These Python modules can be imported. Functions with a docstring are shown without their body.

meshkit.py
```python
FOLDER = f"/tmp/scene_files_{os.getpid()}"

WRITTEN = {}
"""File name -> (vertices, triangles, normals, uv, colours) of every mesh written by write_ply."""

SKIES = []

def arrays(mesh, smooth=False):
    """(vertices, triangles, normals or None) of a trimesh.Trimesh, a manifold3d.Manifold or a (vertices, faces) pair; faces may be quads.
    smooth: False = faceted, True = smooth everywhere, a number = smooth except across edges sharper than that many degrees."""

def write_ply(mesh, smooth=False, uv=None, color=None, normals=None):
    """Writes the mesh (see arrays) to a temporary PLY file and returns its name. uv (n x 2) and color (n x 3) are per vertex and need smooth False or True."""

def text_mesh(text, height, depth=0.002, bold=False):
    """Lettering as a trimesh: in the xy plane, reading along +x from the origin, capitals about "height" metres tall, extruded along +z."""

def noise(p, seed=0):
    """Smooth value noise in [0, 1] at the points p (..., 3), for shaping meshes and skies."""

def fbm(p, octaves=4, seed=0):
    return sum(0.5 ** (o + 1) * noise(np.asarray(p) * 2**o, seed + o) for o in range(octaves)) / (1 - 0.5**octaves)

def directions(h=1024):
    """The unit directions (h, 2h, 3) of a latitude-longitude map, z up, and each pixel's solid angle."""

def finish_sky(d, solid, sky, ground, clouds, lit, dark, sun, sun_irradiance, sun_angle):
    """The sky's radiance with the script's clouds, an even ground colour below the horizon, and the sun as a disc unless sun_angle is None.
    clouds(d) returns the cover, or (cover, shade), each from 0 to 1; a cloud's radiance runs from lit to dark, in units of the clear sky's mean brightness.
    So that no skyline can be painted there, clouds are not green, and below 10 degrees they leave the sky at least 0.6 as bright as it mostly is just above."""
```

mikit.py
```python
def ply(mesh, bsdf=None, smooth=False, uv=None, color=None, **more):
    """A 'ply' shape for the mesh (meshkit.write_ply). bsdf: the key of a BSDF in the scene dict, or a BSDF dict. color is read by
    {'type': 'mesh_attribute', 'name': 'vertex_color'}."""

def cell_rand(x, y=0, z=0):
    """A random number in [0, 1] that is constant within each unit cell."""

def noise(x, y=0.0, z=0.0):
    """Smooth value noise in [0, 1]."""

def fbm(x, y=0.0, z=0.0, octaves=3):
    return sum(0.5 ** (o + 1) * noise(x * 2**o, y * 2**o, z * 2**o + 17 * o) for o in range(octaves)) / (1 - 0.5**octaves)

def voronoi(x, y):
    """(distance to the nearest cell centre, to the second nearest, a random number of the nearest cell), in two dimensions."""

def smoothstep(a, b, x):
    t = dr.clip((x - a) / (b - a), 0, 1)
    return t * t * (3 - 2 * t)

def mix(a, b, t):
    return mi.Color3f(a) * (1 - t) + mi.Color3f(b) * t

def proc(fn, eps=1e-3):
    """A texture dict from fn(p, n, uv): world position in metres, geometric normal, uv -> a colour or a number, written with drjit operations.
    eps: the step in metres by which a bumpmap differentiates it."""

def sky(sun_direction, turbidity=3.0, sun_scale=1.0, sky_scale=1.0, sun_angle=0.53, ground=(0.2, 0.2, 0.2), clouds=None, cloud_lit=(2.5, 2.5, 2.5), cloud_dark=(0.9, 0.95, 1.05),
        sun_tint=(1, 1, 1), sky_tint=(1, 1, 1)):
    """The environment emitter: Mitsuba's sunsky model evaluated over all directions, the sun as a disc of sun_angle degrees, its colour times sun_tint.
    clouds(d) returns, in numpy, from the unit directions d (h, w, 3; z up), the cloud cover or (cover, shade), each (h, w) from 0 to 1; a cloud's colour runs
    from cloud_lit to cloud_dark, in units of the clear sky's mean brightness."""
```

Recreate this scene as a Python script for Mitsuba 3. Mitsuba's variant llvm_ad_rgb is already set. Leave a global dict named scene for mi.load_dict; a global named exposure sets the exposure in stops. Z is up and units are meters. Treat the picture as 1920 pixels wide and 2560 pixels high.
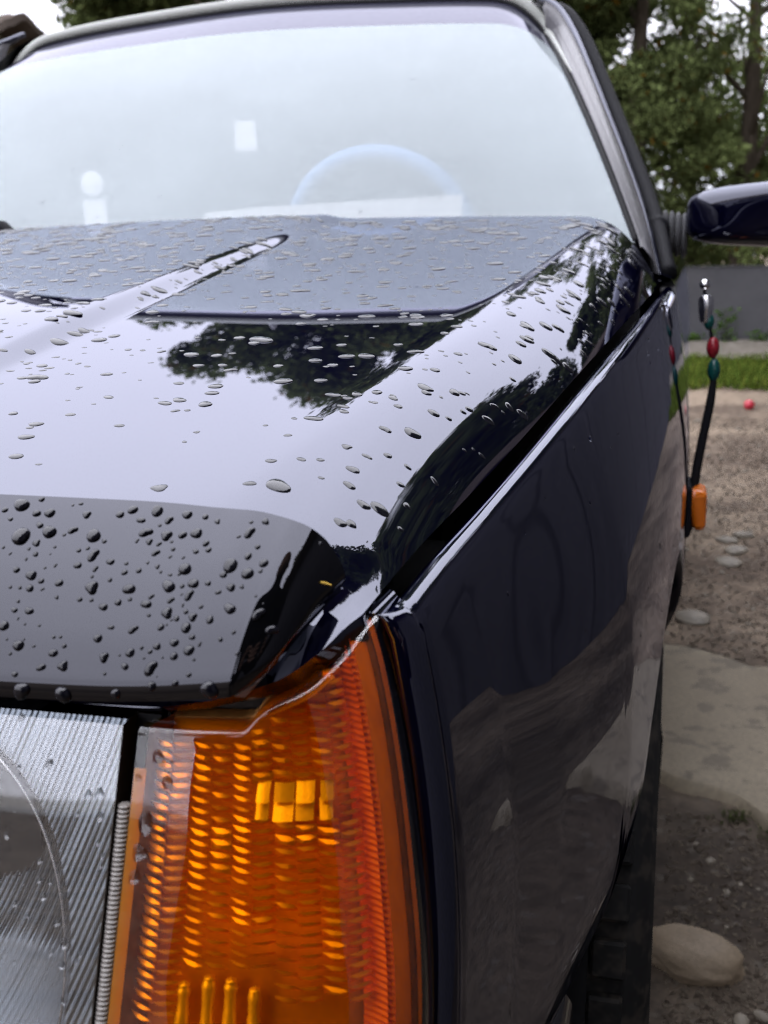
import math, random
import numpy as np, trimesh, mitsuba as mi, mikit
import drjit as dr
from meshkit import noise as mnoise, fbm as mfbm
from scipy.interpolate import CubicSpline, PchipInterpolator
from mikit import proc, noise, fbm, cell_rand, smoothstep, mix, voronoi
T = mi.ScalarTransform4f
scene, labels = {}, {}
rng = np.random.default_rng(7)

# ------------------------------------------------------------------ camera, sky, exposure
CAM = np.array([.84951747, -.45550724, 1.12399756])
YAW, PITCH, ROLL = np.radians([15.02824708, 13.75972293, -1.21446646])
FWD = np.array([-np.sin(YAW) * np.cos(PITCH), np.cos(YAW) * np.cos(PITCH), -np.sin(PITCH)])
RIGHT = np.array([np.cos(YAW), np.sin(YAW), 0])
UP = np.cross(RIGHT, FWD)
UP2 = UP * np.cos(ROLL) - RIGHT * np.sin(ROLL)
scene['camera'] = {'type': 'thinlens', 'fov': 39.31, 'fov_axis': 'x', 'aperture_radius': .0017, 'focus_distance': .72,
                   'near_clip': .02, 'far_clip': 500.,
                   'to_world': T().look_at(origin=CAM.tolist(), target=(CAM + FWD).tolist(), up=UP2.tolist())}


def overcast(d):
    e = np.clip(d[..., 2], 0, 1)
    lum = (1 + 2 * e) / 3
    cl = mfbm(d * np.array([2.2, 2.2, 4.0]), 4, 3) - .5
    return np.ones(d.shape[:2]), np.clip(2.1 * (1 - lum) + .35 * cl, 0, 1)


scene['sky'] = mikit.sky((.0, -.05, 1.), turbidity=4, sun_scale=.1, sun_angle=176, clouds=overcast,
                         cloud_lit=(2.85, 2.9, 3.25), cloud_dark=(1.42, 1.45, 1.68))
exposure = 3.45

# ------------------------------------------------------------------ helpers


def ref(k):
    return {'type': 'ref', 'id': k}


def rgb(*c):
    return {'type': 'rgb', 'value': list(c)}


used = {}


def key(name):
    n = used.get(name, 0)
    used[name] = n + 1
    return name if n == 0 else f'{name}_{n:03d}'


def put(name, mesh, bsdf, smooth=False, label=None, category=None, group=None, kind=None, color=None, to_world=None):
    k = key(name)
    d = mikit.ply(mesh, bsdf, smooth=smooth, color=color) if not isinstance(mesh, dict) else dict(mesh)
    if to_world is not None:
        d['to_world'] = to_world
    scene[k] = d
    tag(k, label, category, group, kind)
    return k


def tag(k, label=None, category=None, group=None, kind=None):
    e = {a: b for a, b in (('label', label), ('category', category), ('group', group), ('kind', kind)) if b}
    if e:
        labels[k] = e


def sm(a, b, x):
    t = np.clip((np.asarray(x, float) - a) / (b - a), 0, 1)
    return t * t * (3 - 2 * t)


def unit(v):
    v = np.asarray(v, float)
    return v / np.maximum(np.linalg.norm(v, axis=-1, keepdims=True), 1e-12)


def grid(P, flip=False, wrap=False):
    """(vertices, faces) of a grid of points (n, m, 3)."""
    P = np.asarray(P, float)
    n, m = P.shape[:2]
    i, j = np.meshgrid(np.arange(n - 1), np.arange(m if wrap else m - 1), indexing='ij')
    a = i * m + j
    b = i * m + (j + 1) % m
    f = np.stack([a, b, b + m, a + m], -1).reshape(-1, 4)
    if flip:
        f = f[:, ::-1]
    tri = np.vstack([f[:, [0, 1, 2]], f[:, [0, 2, 3]]])
    return trimesh.Trimesh(P.reshape(-1, 3), tri, process=False)


def join(*ms):
    return trimesh.util.concatenate([m for m in ms])


def solid_grid(P, thick, flip=False):
    """A grid given a thickness against its normals, with a closed rim."""
    P = np.asarray(P, float)
    du = np.gradient(P, axis=0)
    dv = np.gradient(P, axis=1)
    n = unit(np.cross(du, dv)) * (-1 if flip else 1)
    Q = P - n * thick
    rim = np.concatenate([P[0], P[1:, -1], P[-1, -2::-1], P[-2:0:-1, 0]])
    rin = np.concatenate([Q[0], Q[1:, -1], Q[-1, -2::-1], Q[-2:0:-1, 0]])
    R = np.stack([np.vstack([rim, rim[:1]]), np.vstack([rin, rin[:1]])], 0)
    return join(grid(P, flip), grid(Q, not flip), grid(R, not flip))


def tube(path, r, seg=10, cap=True):
    path = np.asarray(path, float)
    n = len(path)
    r = np.broadcast_to(np.asarray(r, float), (n,))
    t = unit(np.gradient(path, axis=0))
    ref_ = np.array([0, 0, 1.]) if abs(t[:, 2]).mean() < .8 else np.array([1., 0, 0])
    a = unit(np.cross(t, ref_))
    b = np.cross(t, a)
    th = np.arange(seg) * 2 * np.pi / seg
    P = path[:, None] + r[:, None, None] * (np.cos(th)[None, :, None] * a[:, None] + np.sin(th)[None, :, None] * b[:, None])
    m = grid(P, wrap=True)
    if cap:
        v = np.vstack([m.vertices, path[:1], path[-1:]])
        f = [m.faces]
        k = np.arange(seg)
        f.append(np.stack([k, k * 0 + n * seg, (k + 1) % seg], 1))
        o = (n - 1) * seg
        f.append(np.stack([o + k, o + (k + 1) % seg, k * 0 + n * seg + 1], 1))
        m = trimesh.Trimesh(v, np.vstack(f), process=False)
    return m


def lathe(prof, axis='z', seg=24):
    """prof: (r, h) pairs, turned round the axis."""
    prof = np.asarray(prof, float)
    th = np.arange(seg) * 2 * np.pi / seg
    r, h = prof[:, :1], prof[:, 1:]
    X, Y, Z = r * np.cos(th), r * np.sin(th), h + 0 * th
    P = np.stack([X, Y, Z], -1)
    if axis == 'x':
        P = P[..., [2, 0, 1]]
    if axis == 'y':
        P = P[..., [1, 2, 0]]
    return grid(P, wrap=True)


def box(c, s, bevel=0):
    c, s = np.asarray(c, float), np.asarray(s, float)
    if bevel:
        pts = []
        for a in np.ndindex(2, 2, 2):
            q = (np.array(a) * 2 - 1)
            for k in range(3):
                h = s / 2 - bevel
                h = h.copy()
                h[k] += bevel
                pts.append(c + q * h)
        return trimesh.convex.convex_hull(np.array(pts))
    m = trimesh.creation.box(s)
    m.apply_translation(c)
    return m


def hull_of(spheres, sub=3):
    import manifold3d as m3
    ms = []
    for c, r in spheres:
        ms.append(m3.Manifold.sphere(r, 40).translate(list(map(float, c))))
    h = m3.Manifold.batch_hull(ms)
    mm = h.to_mesh()
    return trimesh.Trimesh(mm.vert_properties[:, :3], mm.tri_verts, process=False)


def mirror_x(m):
    m = m.copy()
    m.vertices[:, 0] *= -1
    m.faces = m.faces[:, ::-1]
    return m


# ------------------------------------------------------------------ materials
def mat(k, d):
    scene[k] = {**d, 'id': k} if False else d


def two(d):
    return {'type': 'twosided', 'bsdf': d}


mat('paint', two({'type': 'plastic', 'diffuse_reflectance': rgb(.0012, .0012, .0075), 'int_ior': 2.0, 'specular_reflectance': rgb(.85, .87, 1.0)}))
mat('paint_dusty', two({'type': 'roughplastic', 'diffuse_reflectance': {**proc(lambda p, n, uv: mix((.004, .004, .012), (.035, .028, .022), smoothstep(.62, .42, p.z) * (.35 + .65 * fbm(p.y * 25, p.z * 25, p.x * 9))))},
                        'int_ior': 1.5, 'alpha': .012}))
mat('acrylic', two({'type': 'plastic', 'diffuse_reflectance': rgb(.002, .002, .0025), 'int_ior': 1.66, 'specular_reflectance': rgb(.88, .89, 1.0)}))
mat('black_rubber', two({'type': 'principled', 'base_color': rgb(.009, .009, .010), 'roughness': .6, 'specular': .15}))
mat('black_plastic', two({'type': 'principled', 'base_color': rgb(.008, .008, .010), 'roughness': .6, 'specular': .12}))
mat('gaiter_rubber', two({'type': 'principled', 'base_color': rgb(.075, .075, .078), 'roughness': .4, 'specular': .4}))
mat('grey_trim', two({'type': 'principled', 'base_color': rgb(.11, .107, .113), 'roughness': .3, 'specular': .5}))
mat('grey_gasket', two({'type': 'principled', 'base_color': rgb(.30, .31, .285), 'roughness': .4, 'specular': .5}))
mat('tyre_rubber', two({'type': 'principled', 'base_color': proc(lambda p, n, uv: mix((.008, .008, .008), (.035, .029, .023), smoothstep(.45, .75, fbm(p.x * 60, p.y * 60, p.z * 60)) * .8)), 'roughness': .75, 'specular': .3}))
mat('rim_metal', two({'type': 'principled', 'base_color': rgb(.25, .25, .26), 'metallic': .7, 'roughness': .35}))
mat('chrome', two({'type': 'roughconductor', 'material': 'Al', 'alpha': .06}))
mat('headliner', two({'type': 'diffuse', 'reflectance': rgb(.16, .16, .17)}))
mat('dash', two({'type': 'principled', 'base_color': rgb(.04, .04, .045), 'roughness': .6}))
mat('pane_clear', {'type': 'thindielectric', 'int_ior': 1.8})
mat('fogged_glass', {'type': 'blendbsdf', 'weight': proc(lambda p, n, uv: .24 + .10 * fbm(p.x * 3, p.y * 3, p.z * 5) + .06 * smoothstep(.45, .72, mi.Float(p.x))),
                     'a': {'type': 'thindielectric', 'int_ior': 1.5, 'specular_reflectance': rgb(.48, .51, .52)}, 'b': two({'type': 'diffuse', 'reflectance': rgb(.66, .735, .76)})})
mat('tinted_glass', two({'type': 'plastic', 'int_ior': 1.42, 'diffuse_reflectance': rgb(.03, .03, .045), 'specular_reflectance': rgb(.88, .88, 1.0)}))
mat('dark_glass', two({'type': 'plastic', 'int_ior': 1.5, 'diffuse_reflectance': rgb(.006, .006, .007)}))
mat('water_bead', two({'type': 'plastic', 'int_ior': 1.55, 'diffuse_reflectance': rgb(.006, .006, .010)}))
mat('water', {'type': 'dielectric', 'int_ior': 1.333})
mat('amber_lens', {'type': 'thindielectric', 'int_ior': 1.5, 'specular_transmittance': rgb(1., .61, .065)})
mat('amber_prism', two({'type': 'principled', 'base_color': rgb(.95, .58, .14), 'metallic': .7, 'roughness': .34, 'specular': .6}))
mat('amber_wall', two({'type': 'principled', 'base_color': proc(lambda p, n, uv: mix((.60, .22, .06), (.80, .37, .12), fbm(p.x * 160, p.y * 160, p.z * 45))), 'roughness': .35, 'specular': .5}))
mat('brown_wall', two({'type': 'principled', 'base_color': proc(lambda p, n, uv: mix((.10, .05, .03), (.32, .15, .07), fbm(p.x * 300, p.y * 300, p.z * 120))), 'roughness': .5, 'specular': .5}))
mat('amber_lit', two({'type': 'principled', 'base_color': rgb(1., .80, .30), 'metallic': .55, 'roughness': .3}))  # brighter copy of the prism amber, painting the lamp's hot reflection and glow
mat('deep_amber', two({'type': 'principled', 'base_color': rgb(.56, .26, .075), 'roughness': .35}))
mat('red_prism', two({'type': 'principled', 'base_color': rgb(.62, .14, .04), 'metallic': .0, 'roughness': .3}))
mat('mustard', two({'type': 'principled', 'base_color': rgb(.42, .22, .03), 'roughness': .3}))
mat('amber_plain', two({'type': 'principled', 'base_color': rgb(.62, .145, .010), 'roughness': .14, 'specular': .6}))
mat('white_ribs', two({'type': 'principled', 'base_color': rgb(.30, .275, .25), 'roughness': .3, 'specular': .5}))
mat('mirror_metal', two({'type': 'roughconductor', 'material': 'Al', 'alpha': .14, 'specular_reflectance': rgb(.27, .31, .35)}))
mat('lamp_dark', two({'type': 'principled', 'base_color': rgb(.03, .02, .015), 'roughness': .5}))
mat('paper', two({'type': 'diffuse', 'reflectance': rgb(.42, .42, .42)}))
mat('wheel_blue', two({'type': 'diffuse', 'reflectance': rgb(.12, .20, .36)}))  # even pale blue for the steering wheel rim
mat('red_bead', two({'type': 'plastic', 'diffuse_reflectance': rgb(.22, .012, .02)}))
mat('green_bead', two({'type': 'plastic', 'diffuse_reflectance': rgb(.005, .055, .05)}))
mat('yellow_bit', two({'type': 'diffuse', 'reflectance': rgb(.62, .40, .08)}))
mat('apple_red', two({'type': 'plastic', 'diffuse_reflectance': rgb(.45, .03, .05)}))


def dirt(p, n, uv):
    a = fbm(p.x * 3, p.y * 3, 1, 4)
    b = fbm(p.x * 40, p.y * 40, 2, 3)
    c = noise(p.x * 210, p.y * 210)
    base = mix((.052, .037, .026), (.118, .090, .064), smoothstep(.3, .7, a))
    base = base * (.55 + .9 * b)
    v1, v2, vr = voronoi(p.x * 32, p.y * 32)
    st = smoothstep(.30, .22, v1) * dr.select(vr > .72, 1., 0.)
    base = mix(base, mix((.11, .092, .072), (.16, .14, .115), vr), st * .5)
    barn_shade = smoothstep(1.3, 1.8, p.x + .5 * (a - .5)) * smoothstep(9., 6., p.y)  # soil by the barn coloured darker as its shade, dimming the wing reflection
    wet = smoothstep(3.4, 1.6, p.y + 1.2 * (a - .5))  # damp near soil, with the shade lying there painted in too
    return base * (.8 + .4 * c) * 1.55 * (1 - .55 * barn_shade) * (1 - .62 * wet)


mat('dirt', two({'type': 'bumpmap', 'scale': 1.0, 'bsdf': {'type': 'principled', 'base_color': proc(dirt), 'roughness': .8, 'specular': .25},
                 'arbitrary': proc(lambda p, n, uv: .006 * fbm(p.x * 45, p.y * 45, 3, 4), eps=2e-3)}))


def concrete(p, n, uv):
    a = fbm(p.x * 4, p.y * 4, 5, 4)
    b = noise(p.x * 180, p.y * 180)
    c = fbm(p.x * 26, p.y * 26, 9, 3)
    col = mix((.115, .092, .062), (.19, .16, .112), a)
    col = mix(col, (.07, .057, .042), smoothstep(.58, .75, c) * .6)
    return col * (.85 + .3 * b)


mat('concrete', two({'type': 'bumpmap', 'scale': 1.0, 'bsdf': {'type': 'principled', 'base_color': proc(concrete), 'roughness': .7, 'specular': .3},
                     'arbitrary': proc(lambda p, n, uv: .004 * fbm(p.x * 50, p.y * 50, 3, 4), eps=2e-3)}))
mat('stone', two({'type': 'principled', 'base_color': proc(lambda p, n, uv: mix((.15, .112, .073), (.225, .178, .122), fbm(p.x * 14, p.y * 14, p.z * 14, 4)) * (.85 + .3 * noise(p.x * 300, p.y * 300, p.z * 300))), 'roughness': .6, 'specular': .35}))
mat('grit_soil', two({'type': 'diffuse', 'reflectance': proc(lambda p, n, uv: mix((.035, .026, .02), (.13, .11, .085), noise(p.x * 120, p.y * 120, 3)))}))
mat('pale_stone', two({'type': 'principled', 'base_color': proc(lambda p, n, uv: mix((.11, .094, .070), (.19, .165, .128), noise(p.x * 45, p.y * 45, 3))), 'roughness': .6}))
mat('wall_render', two({'type': 'principled', 'base_color': proc(lambda p, n, uv: mix((.045, .045, .05), (.068, .067, .071), fbm(p.x * 2.2, p.z * 4, 2, 4)) * (.9 + .2 * noise(p.x * 60, p.z * 60))), 'roughness': .85}))
mat('gravel', two({'type': 'diffuse', 'reflectance': proc(lambda p, n, uv: mix((.10, .088, .07), (.20, .18, .155), noise(p.x * 30, p.y * 30)) * (.7 + .6 * fbm(p.x * 9, p.y * 9)))}))
mat('grass_blade', two({'type': 'diffuse', 'reflectance': {'type': 'mesh_attribute', 'name': 'vertex_color'}}))
mat('leaf', two({'type': 'principledthin', 'base_color': {'type': 'mesh_attribute', 'name': 'vertex_color'}, 'roughness': .55, 'spec_trans': 0., 'diff_trans': .7, 'eta': 1.4}) if False else
    {'type': 'principledthin', 'base_color': {'type': 'mesh_attribute', 'name': 'vertex_color'}, 'roughness': .55, 'spec_trans': 0., 'diff_trans': .7, 'eta': 1.4})
mat('bark', two({'type': 'diffuse', 'reflectance': proc(lambda p, n, uv: mix((.045, .036, .028), (.11, .09, .07), fbm(p.x * 20, p.y * 20, p.z * 5)))}))
mat('barn_wood', two({'type': 'principled', 'base_color': proc(lambda p, n, uv: mix((.018, .018, .024), (.045, .043, .05), fbm(p.y * 30, p.z * 1.5, p.x * 30))), 'roughness': .75}))
mat('plaster', two({'type': 'diffuse', 'reflectance': proc(lambda p, n, uv: mix((.20, .18, .15), (.27, .25, .21), fbm(p.x, p.y, p.z)))}))
mat('roof_tile', two({'type': 'diffuse', 'reflectance': proc(lambda p, n, uv: mix((.06, .05, .045), (.17, .14, .12), fbm(p.x * 3, p.y * 3, p.z * 3)))}))
mat('dark_cloth', two({'type': 'diffuse', 'reflectance': rgb(.010, .010, .013)}))
mat('skin', two({'type': 'diffuse', 'reflectance': rgb(.28, .17, .12)}))
mat('pole_wood', two({'type': 'diffuse', 'reflectance': rgb(.06, .05, .045)}))

# ------------------------------------------------------------------ the ground
gx = np.concatenate([np.linspace(-60, -3, 12)[:-1], np.linspace(-3, .4, 18)[:-1], np.linspace(.4, 2.2, 150), np.linspace(2.2, 60, 30)[1:]])
gy = np.concatenate([np.linspace(-60, -1, 14)[:-1], np.linspace(-1, .7, 8)[:-1], np.linspace(.7, 4.5, 300), np.linspace(4.5, 13, 120)[1:], np.linspace(13, 90, 16)[1:]])
GX, GY = np.meshgrid(gx, gy, indexing='ij')


def ground_z(x, y):
    x, y = np.asarray(x, float), np.asarray(y, float)
    p = np.stack([x, y, 0 * x], -1)
    near = sm(-1, .2, x) * sm(7, 3, x)
    return near * (.030 * (mfbm(p * 2.2, 3, 5) - .5) + .016 * (mfbm(p * 11, 3, 8) - .5) + .007 * (mnoise(p * 48, 4) - .5))


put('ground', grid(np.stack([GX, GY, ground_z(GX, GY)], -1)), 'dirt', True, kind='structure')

# concrete slab with a broken edge
far_e = [(-.2, 2.75), (.3, 2.68), (.7, 2.60), (.885, 2.55), (.99, 2.515), (1.06, 2.455), (1.14, 2.415), (1.3, 2.36), (1.6, 2.32), (2.2, 2.28)]
near_e = [(2.2, 1.50), (1.6, 1.54), (1.3, 1.52), (1.12, 1.545), (1.07, 1.565), (1.03, 1.62), (.985, 1.635), (.93, 1.67), (.86, 1.70), (.6, 1.74), (.2, 1.72), (-.2, 1.75)]
fx = np.linspace(-.2, 1.5, 130)
yf = PchipInterpolator(*np.array(far_e).T)(fx) + .02 * (mnoise(np.stack([fx * 22, fx * 0, fx * 0], -1), 1) - .5)
yn = PchipInterpolator(*np.array(near_e[::-1]).T)(fx) + .05 * (mfbm(np.stack([fx * 22, fx * 0, fx * 0], -1), 3, 2) - .5)
vv = np.linspace(0, 1, 60)
SX = np.repeat(fx[:, None], 60, 1)
SY = yn[:, None] * (1 - vv) + yf[:, None] * vv
p3 = np.stack([SX, SY, 0 * SX], -1)
SZ = .022 + .012 * (mfbm(p3 * 6, 3, 2) - .5)
edge = np.minimum(vv, 1 - vv)[None] * (yf - yn)[:, None]
SZ = SZ - .035 * (1 - sm(0, .035, edge)) ** 1.5
put('concrete_slab', grid(np.stack([SX, SY, SZ], -1)), 'concrete', True, label='worn pale concrete slab with a broken edge beside the car', kind='structure')

# gravel strip before the wall and lawn
px_, py_ = np.meshgrid(np.linspace(-6, 8, 180), np.linspace(10.35, 12.3, 30), indexing='ij')
put('gravel_path', grid(np.stack([px_, py_ + .12 * (mnoise(np.stack([px_ * 2, py_, 0 * px_], -1)) - .5), .03 + .03 * mnoise(np.stack([px_ * 9, py_ * 9, 0 * px_], -1))], -1)), 'gravel', True, kind='structure')
n = 26000
bx = rng.uniform(-.8, 3.4, n)
by = 7.95 + 2.75 * rng.random(n) ** .9
keep = by > 8.05 + .5 * (mfbm(np.stack([bx * 2.5, bx * 0, bx * 0], -1), 3, 4) - .3)
bx, by = bx[keep], by[keep]
n = len(bx)
hgt = rng.uniform(.04, .11, n) * (.5 + mfbm(np.stack([bx * 2, by * 2, 0 * bx], -1), 3, 6))
ang = rng.uniform(0, 2 * np.pi, n)
w = rng.uniform(.005, .011, n)
base = np.stack([bx, by, ground_z(bx, by)], -1)
side = np.stack([np.cos(ang), np.sin(ang), 0 * ang], -1) * w[:, None]
lean = np.stack([rng.normal(0, .35, n), rng.normal(0, .35, n), np.ones(n)], -1) * hgt[:, None]
V = np.stack([base - side, base + side, base + lean], 1).reshape(-1, 3)
gc = np.array([.075, .12, .02]) * rng.uniform(.55, 1.3, (n, 1)) + rng.random((n, 1)) ** 3 * np.array([.08, .05, .01])
gm = trimesh.Trimesh(V, np.arange(n * 3).reshape(-1, 3), process=False)
put('lawn', gm, 'grass_blade', False, label='short green grass strip behind the bare dirt', category='grass', kind='stuff', color=np.repeat(gc, 3, 0))

# grey garden wall
wx = np.linspace(-8, 9, 60)
wall = []
for y, fl in ((12.35, True), (12.57, False)):
    wz = np.linspace(-.05, .85, 10)
    A, B = np.meshgrid(wx, wz, indexing='ij')
    wall.append(grid(np.stack([A, y + .012 * (mnoise(np.stack([A * 2, B * 4, 0 * A], -1)) - .5), B], -1), fl))
A, B = np.meshgrid(wx, np.linspace(12.33, 12.59, 3), indexing='ij')
wall.append(grid(np.stack([A, B, .856 + 0 * A], -1)))
put('garden_wall', join(*wall), 'wall_render', 40, label='low plain grey rendered wall behind the lawn', category='wall')


# weeds and plants: small leaf sprigs
def sprig(c, h, r, n, size, seed, col=(.05, .10, .02)):
    g = np.random.default_rng(seed)
    P, F, C = [], [], []
    for i in range(n):
        d = g.normal(0, 1, 3)
        d = unit(d)
        o = np.array(c) + np.array([g.normal(0, r * .5), g.normal(0, r * .5), h * g.random()])
        a = unit(np.cross(d, [0, .3, 1])) * size * g.uniform(.6, 1.2)
        b = unit(d + [0, 0, .4]) * size * g.uniform(.8, 1.8)
        k = len(P)
        P += [o - a * .5, o + b * .5, o + a * .5, o - b * .5]
        F += [[k, k + 1, k + 2], [k, k + 2, k + 3]]
        C += [np.array(col) * g.uniform(.5, 1.5)] * 4
    return trimesh.Trimesh(np.array(P), np.array(F), process=False), np.array(C)


def weed(name, cat, lab, c, h, r, nn, size, seed, col):
    m_, c_ = sprig((c[0], c[1], c[2]), h, r, nn, size, seed, col)
    k = key(name)
    scene[k + '__leaf'] = mikit.ply(m_, 'leaf', color=c_)
    st = tube([(c[0], c[1], 0), (c[0] + .01, c[1] - .004, h * .5 + c[2]), (c[0] + .004, c[1], h + c[2])], [.006 * size / .045, .004 * size / .045, .002 * size / .045], 6)
    scene[k + '__stem'] = mikit.ply(st, 'bark', smooth=True)
    tag(k, lab, cat)
    labels[k + '__leaf'] = {'kind': 'stuff'}


weed('weed', 'weed', 'small green weed growing against the grey wall', (1.42, 12.2, .04), .36, .14, 150, .04, 130, (.06, .11, .02))
weed('weed', 'weed', 'tiny weed tuft at the foot of the grey wall close to the car', (1.08, 12.25, .03), .10, .12, 60, .04, 105, (.06, .11, .02))
weed('weed', 'weed', 'low weed tuft at the foot of the grey wall at the right edge', (1.80, 12.22, .03), .12, .14, 60, .04, 172, (.06, .11, .02))
weed('moss_tuft', 'moss', 'little moss tuft growing from the broken near edge of the slab', (1.085, 1.545, .0), .02, .035, 200, .006, 1085, (.05, .062, .02))
weed('moss_tuft', 'moss', 'moss tuft on the slab edge closest to the car', (1.01, 1.60, .0), .012, .03, 120, .006, 1020, (.05, .062, .02))


# ------------------------------------------------------------------ trees
def crown_mesh(seed, R, H, nleaf, size, clumps, tint=(1, 1, 1), warm=.03, flat=.35):
    g = np.random.default_rng(seed)
    cs, rs = [], []
    for i in range(clumps):
        d = unit(g.normal(0, 1, 3)) * (.35 + .65 * g.random() ** .5)
        cs.append(d * np.array([R, R, H / 2]))
        rs.append(R * g.uniform(.16, .36))
    cs, rs = np.array(cs), np.array(rs)
    rs = np.minimum(rs, .8)
    wgt = rs ** 2 / (rs ** 2).sum()
    which = g.choice(clumps, nleaf, p=wgt)
    d = unit(g.normal(0, 1, (nleaf, 3)))
    rad = g.random(nleaf) ** .45
    c = cs[which] + d * (rs[which] * rad)[:, None] * np.array([1, 1, .8])
    # a scatter of loose twigs beyond the clumps
    c += g.normal(0, .05, (nleaf, 3)) * R * (g.random((nleaf, 1)) < .15)
    nrm = unit(g.normal(0, 1, (nleaf, 3)) + np.array([0, 0, .6]))
    a = unit(np.cross(nrm, g.normal(0, 1, (nleaf, 3))))
    b = np.cross(nrm, a)
    s = size * g.uniform(.6, 1.35, (nleaf, 1))
    V = np.stack([c - a * s, c + b * s * .5 + nrm * s * .12, c + a * s, c - b * s * .5 + nrm * s * .12], 1).reshape(-1, 3)
    k = np.arange(nleaf)[:, None] * 4
    F = np.concatenate([k + [0, 1, 2], k + [0, 2, 3]], 0)
    col = np.array([.15, .185, .07]) * np.array(tint) * g.uniform(.5, 1.45, (nleaf, 1)) * (.75 + .5 * g.random((clumps, 1)))[which]
    w_ = g.random(nleaf) < warm
    col[w_] = np.array([.14, .085, .015]) * g.uniform(.6, 1.3, (w_.sum(), 1))
    return trimesh.Trimesh(V, F, process=False), np.repeat(np.clip(col, .005, .6), 4, 0)


def trunk_mesh(seed, h, R, r0, nlimb=7):
    g = np.random.default_rng(seed)
    top = np.array([g.normal(0, .15), g.normal(0, .15), h])
    t = np.linspace(0, 1, 12)
    path = np.outer(t, top) + np.stack([.12 * np.sin(t * 5 + g.random() * 6), .12 * np.cos(t * 4 + g.random() * 6), 0 * t], -1) * t[:, None]
    ms = [tube(path, r0 * (1 - .75 * t) * (1 + .35 * np.exp(-t * 18)), 10)]
    for i in range(nlimb):
        k = g.integers(4, 11)
        d = np.array([np.cos(i * 2.4 + g.random()), np.sin(i * 2.4 + g.random()), .55 + .5 * g.random()])
        L = R * g.uniform(.6, 1.0)
        tt = np.linspace(0, 1, 8)
        pl = path[k] + np.outer(tt, d * L) + np.stack([0 * tt, 0 * tt, .25 * L * tt ** 2], -1)
        ms.append(tube(pl, r0 * .42 * (1 - .8 * tt) * (1 - k / 16), 7))
    return join(*ms)


CROWNS = {}


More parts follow.
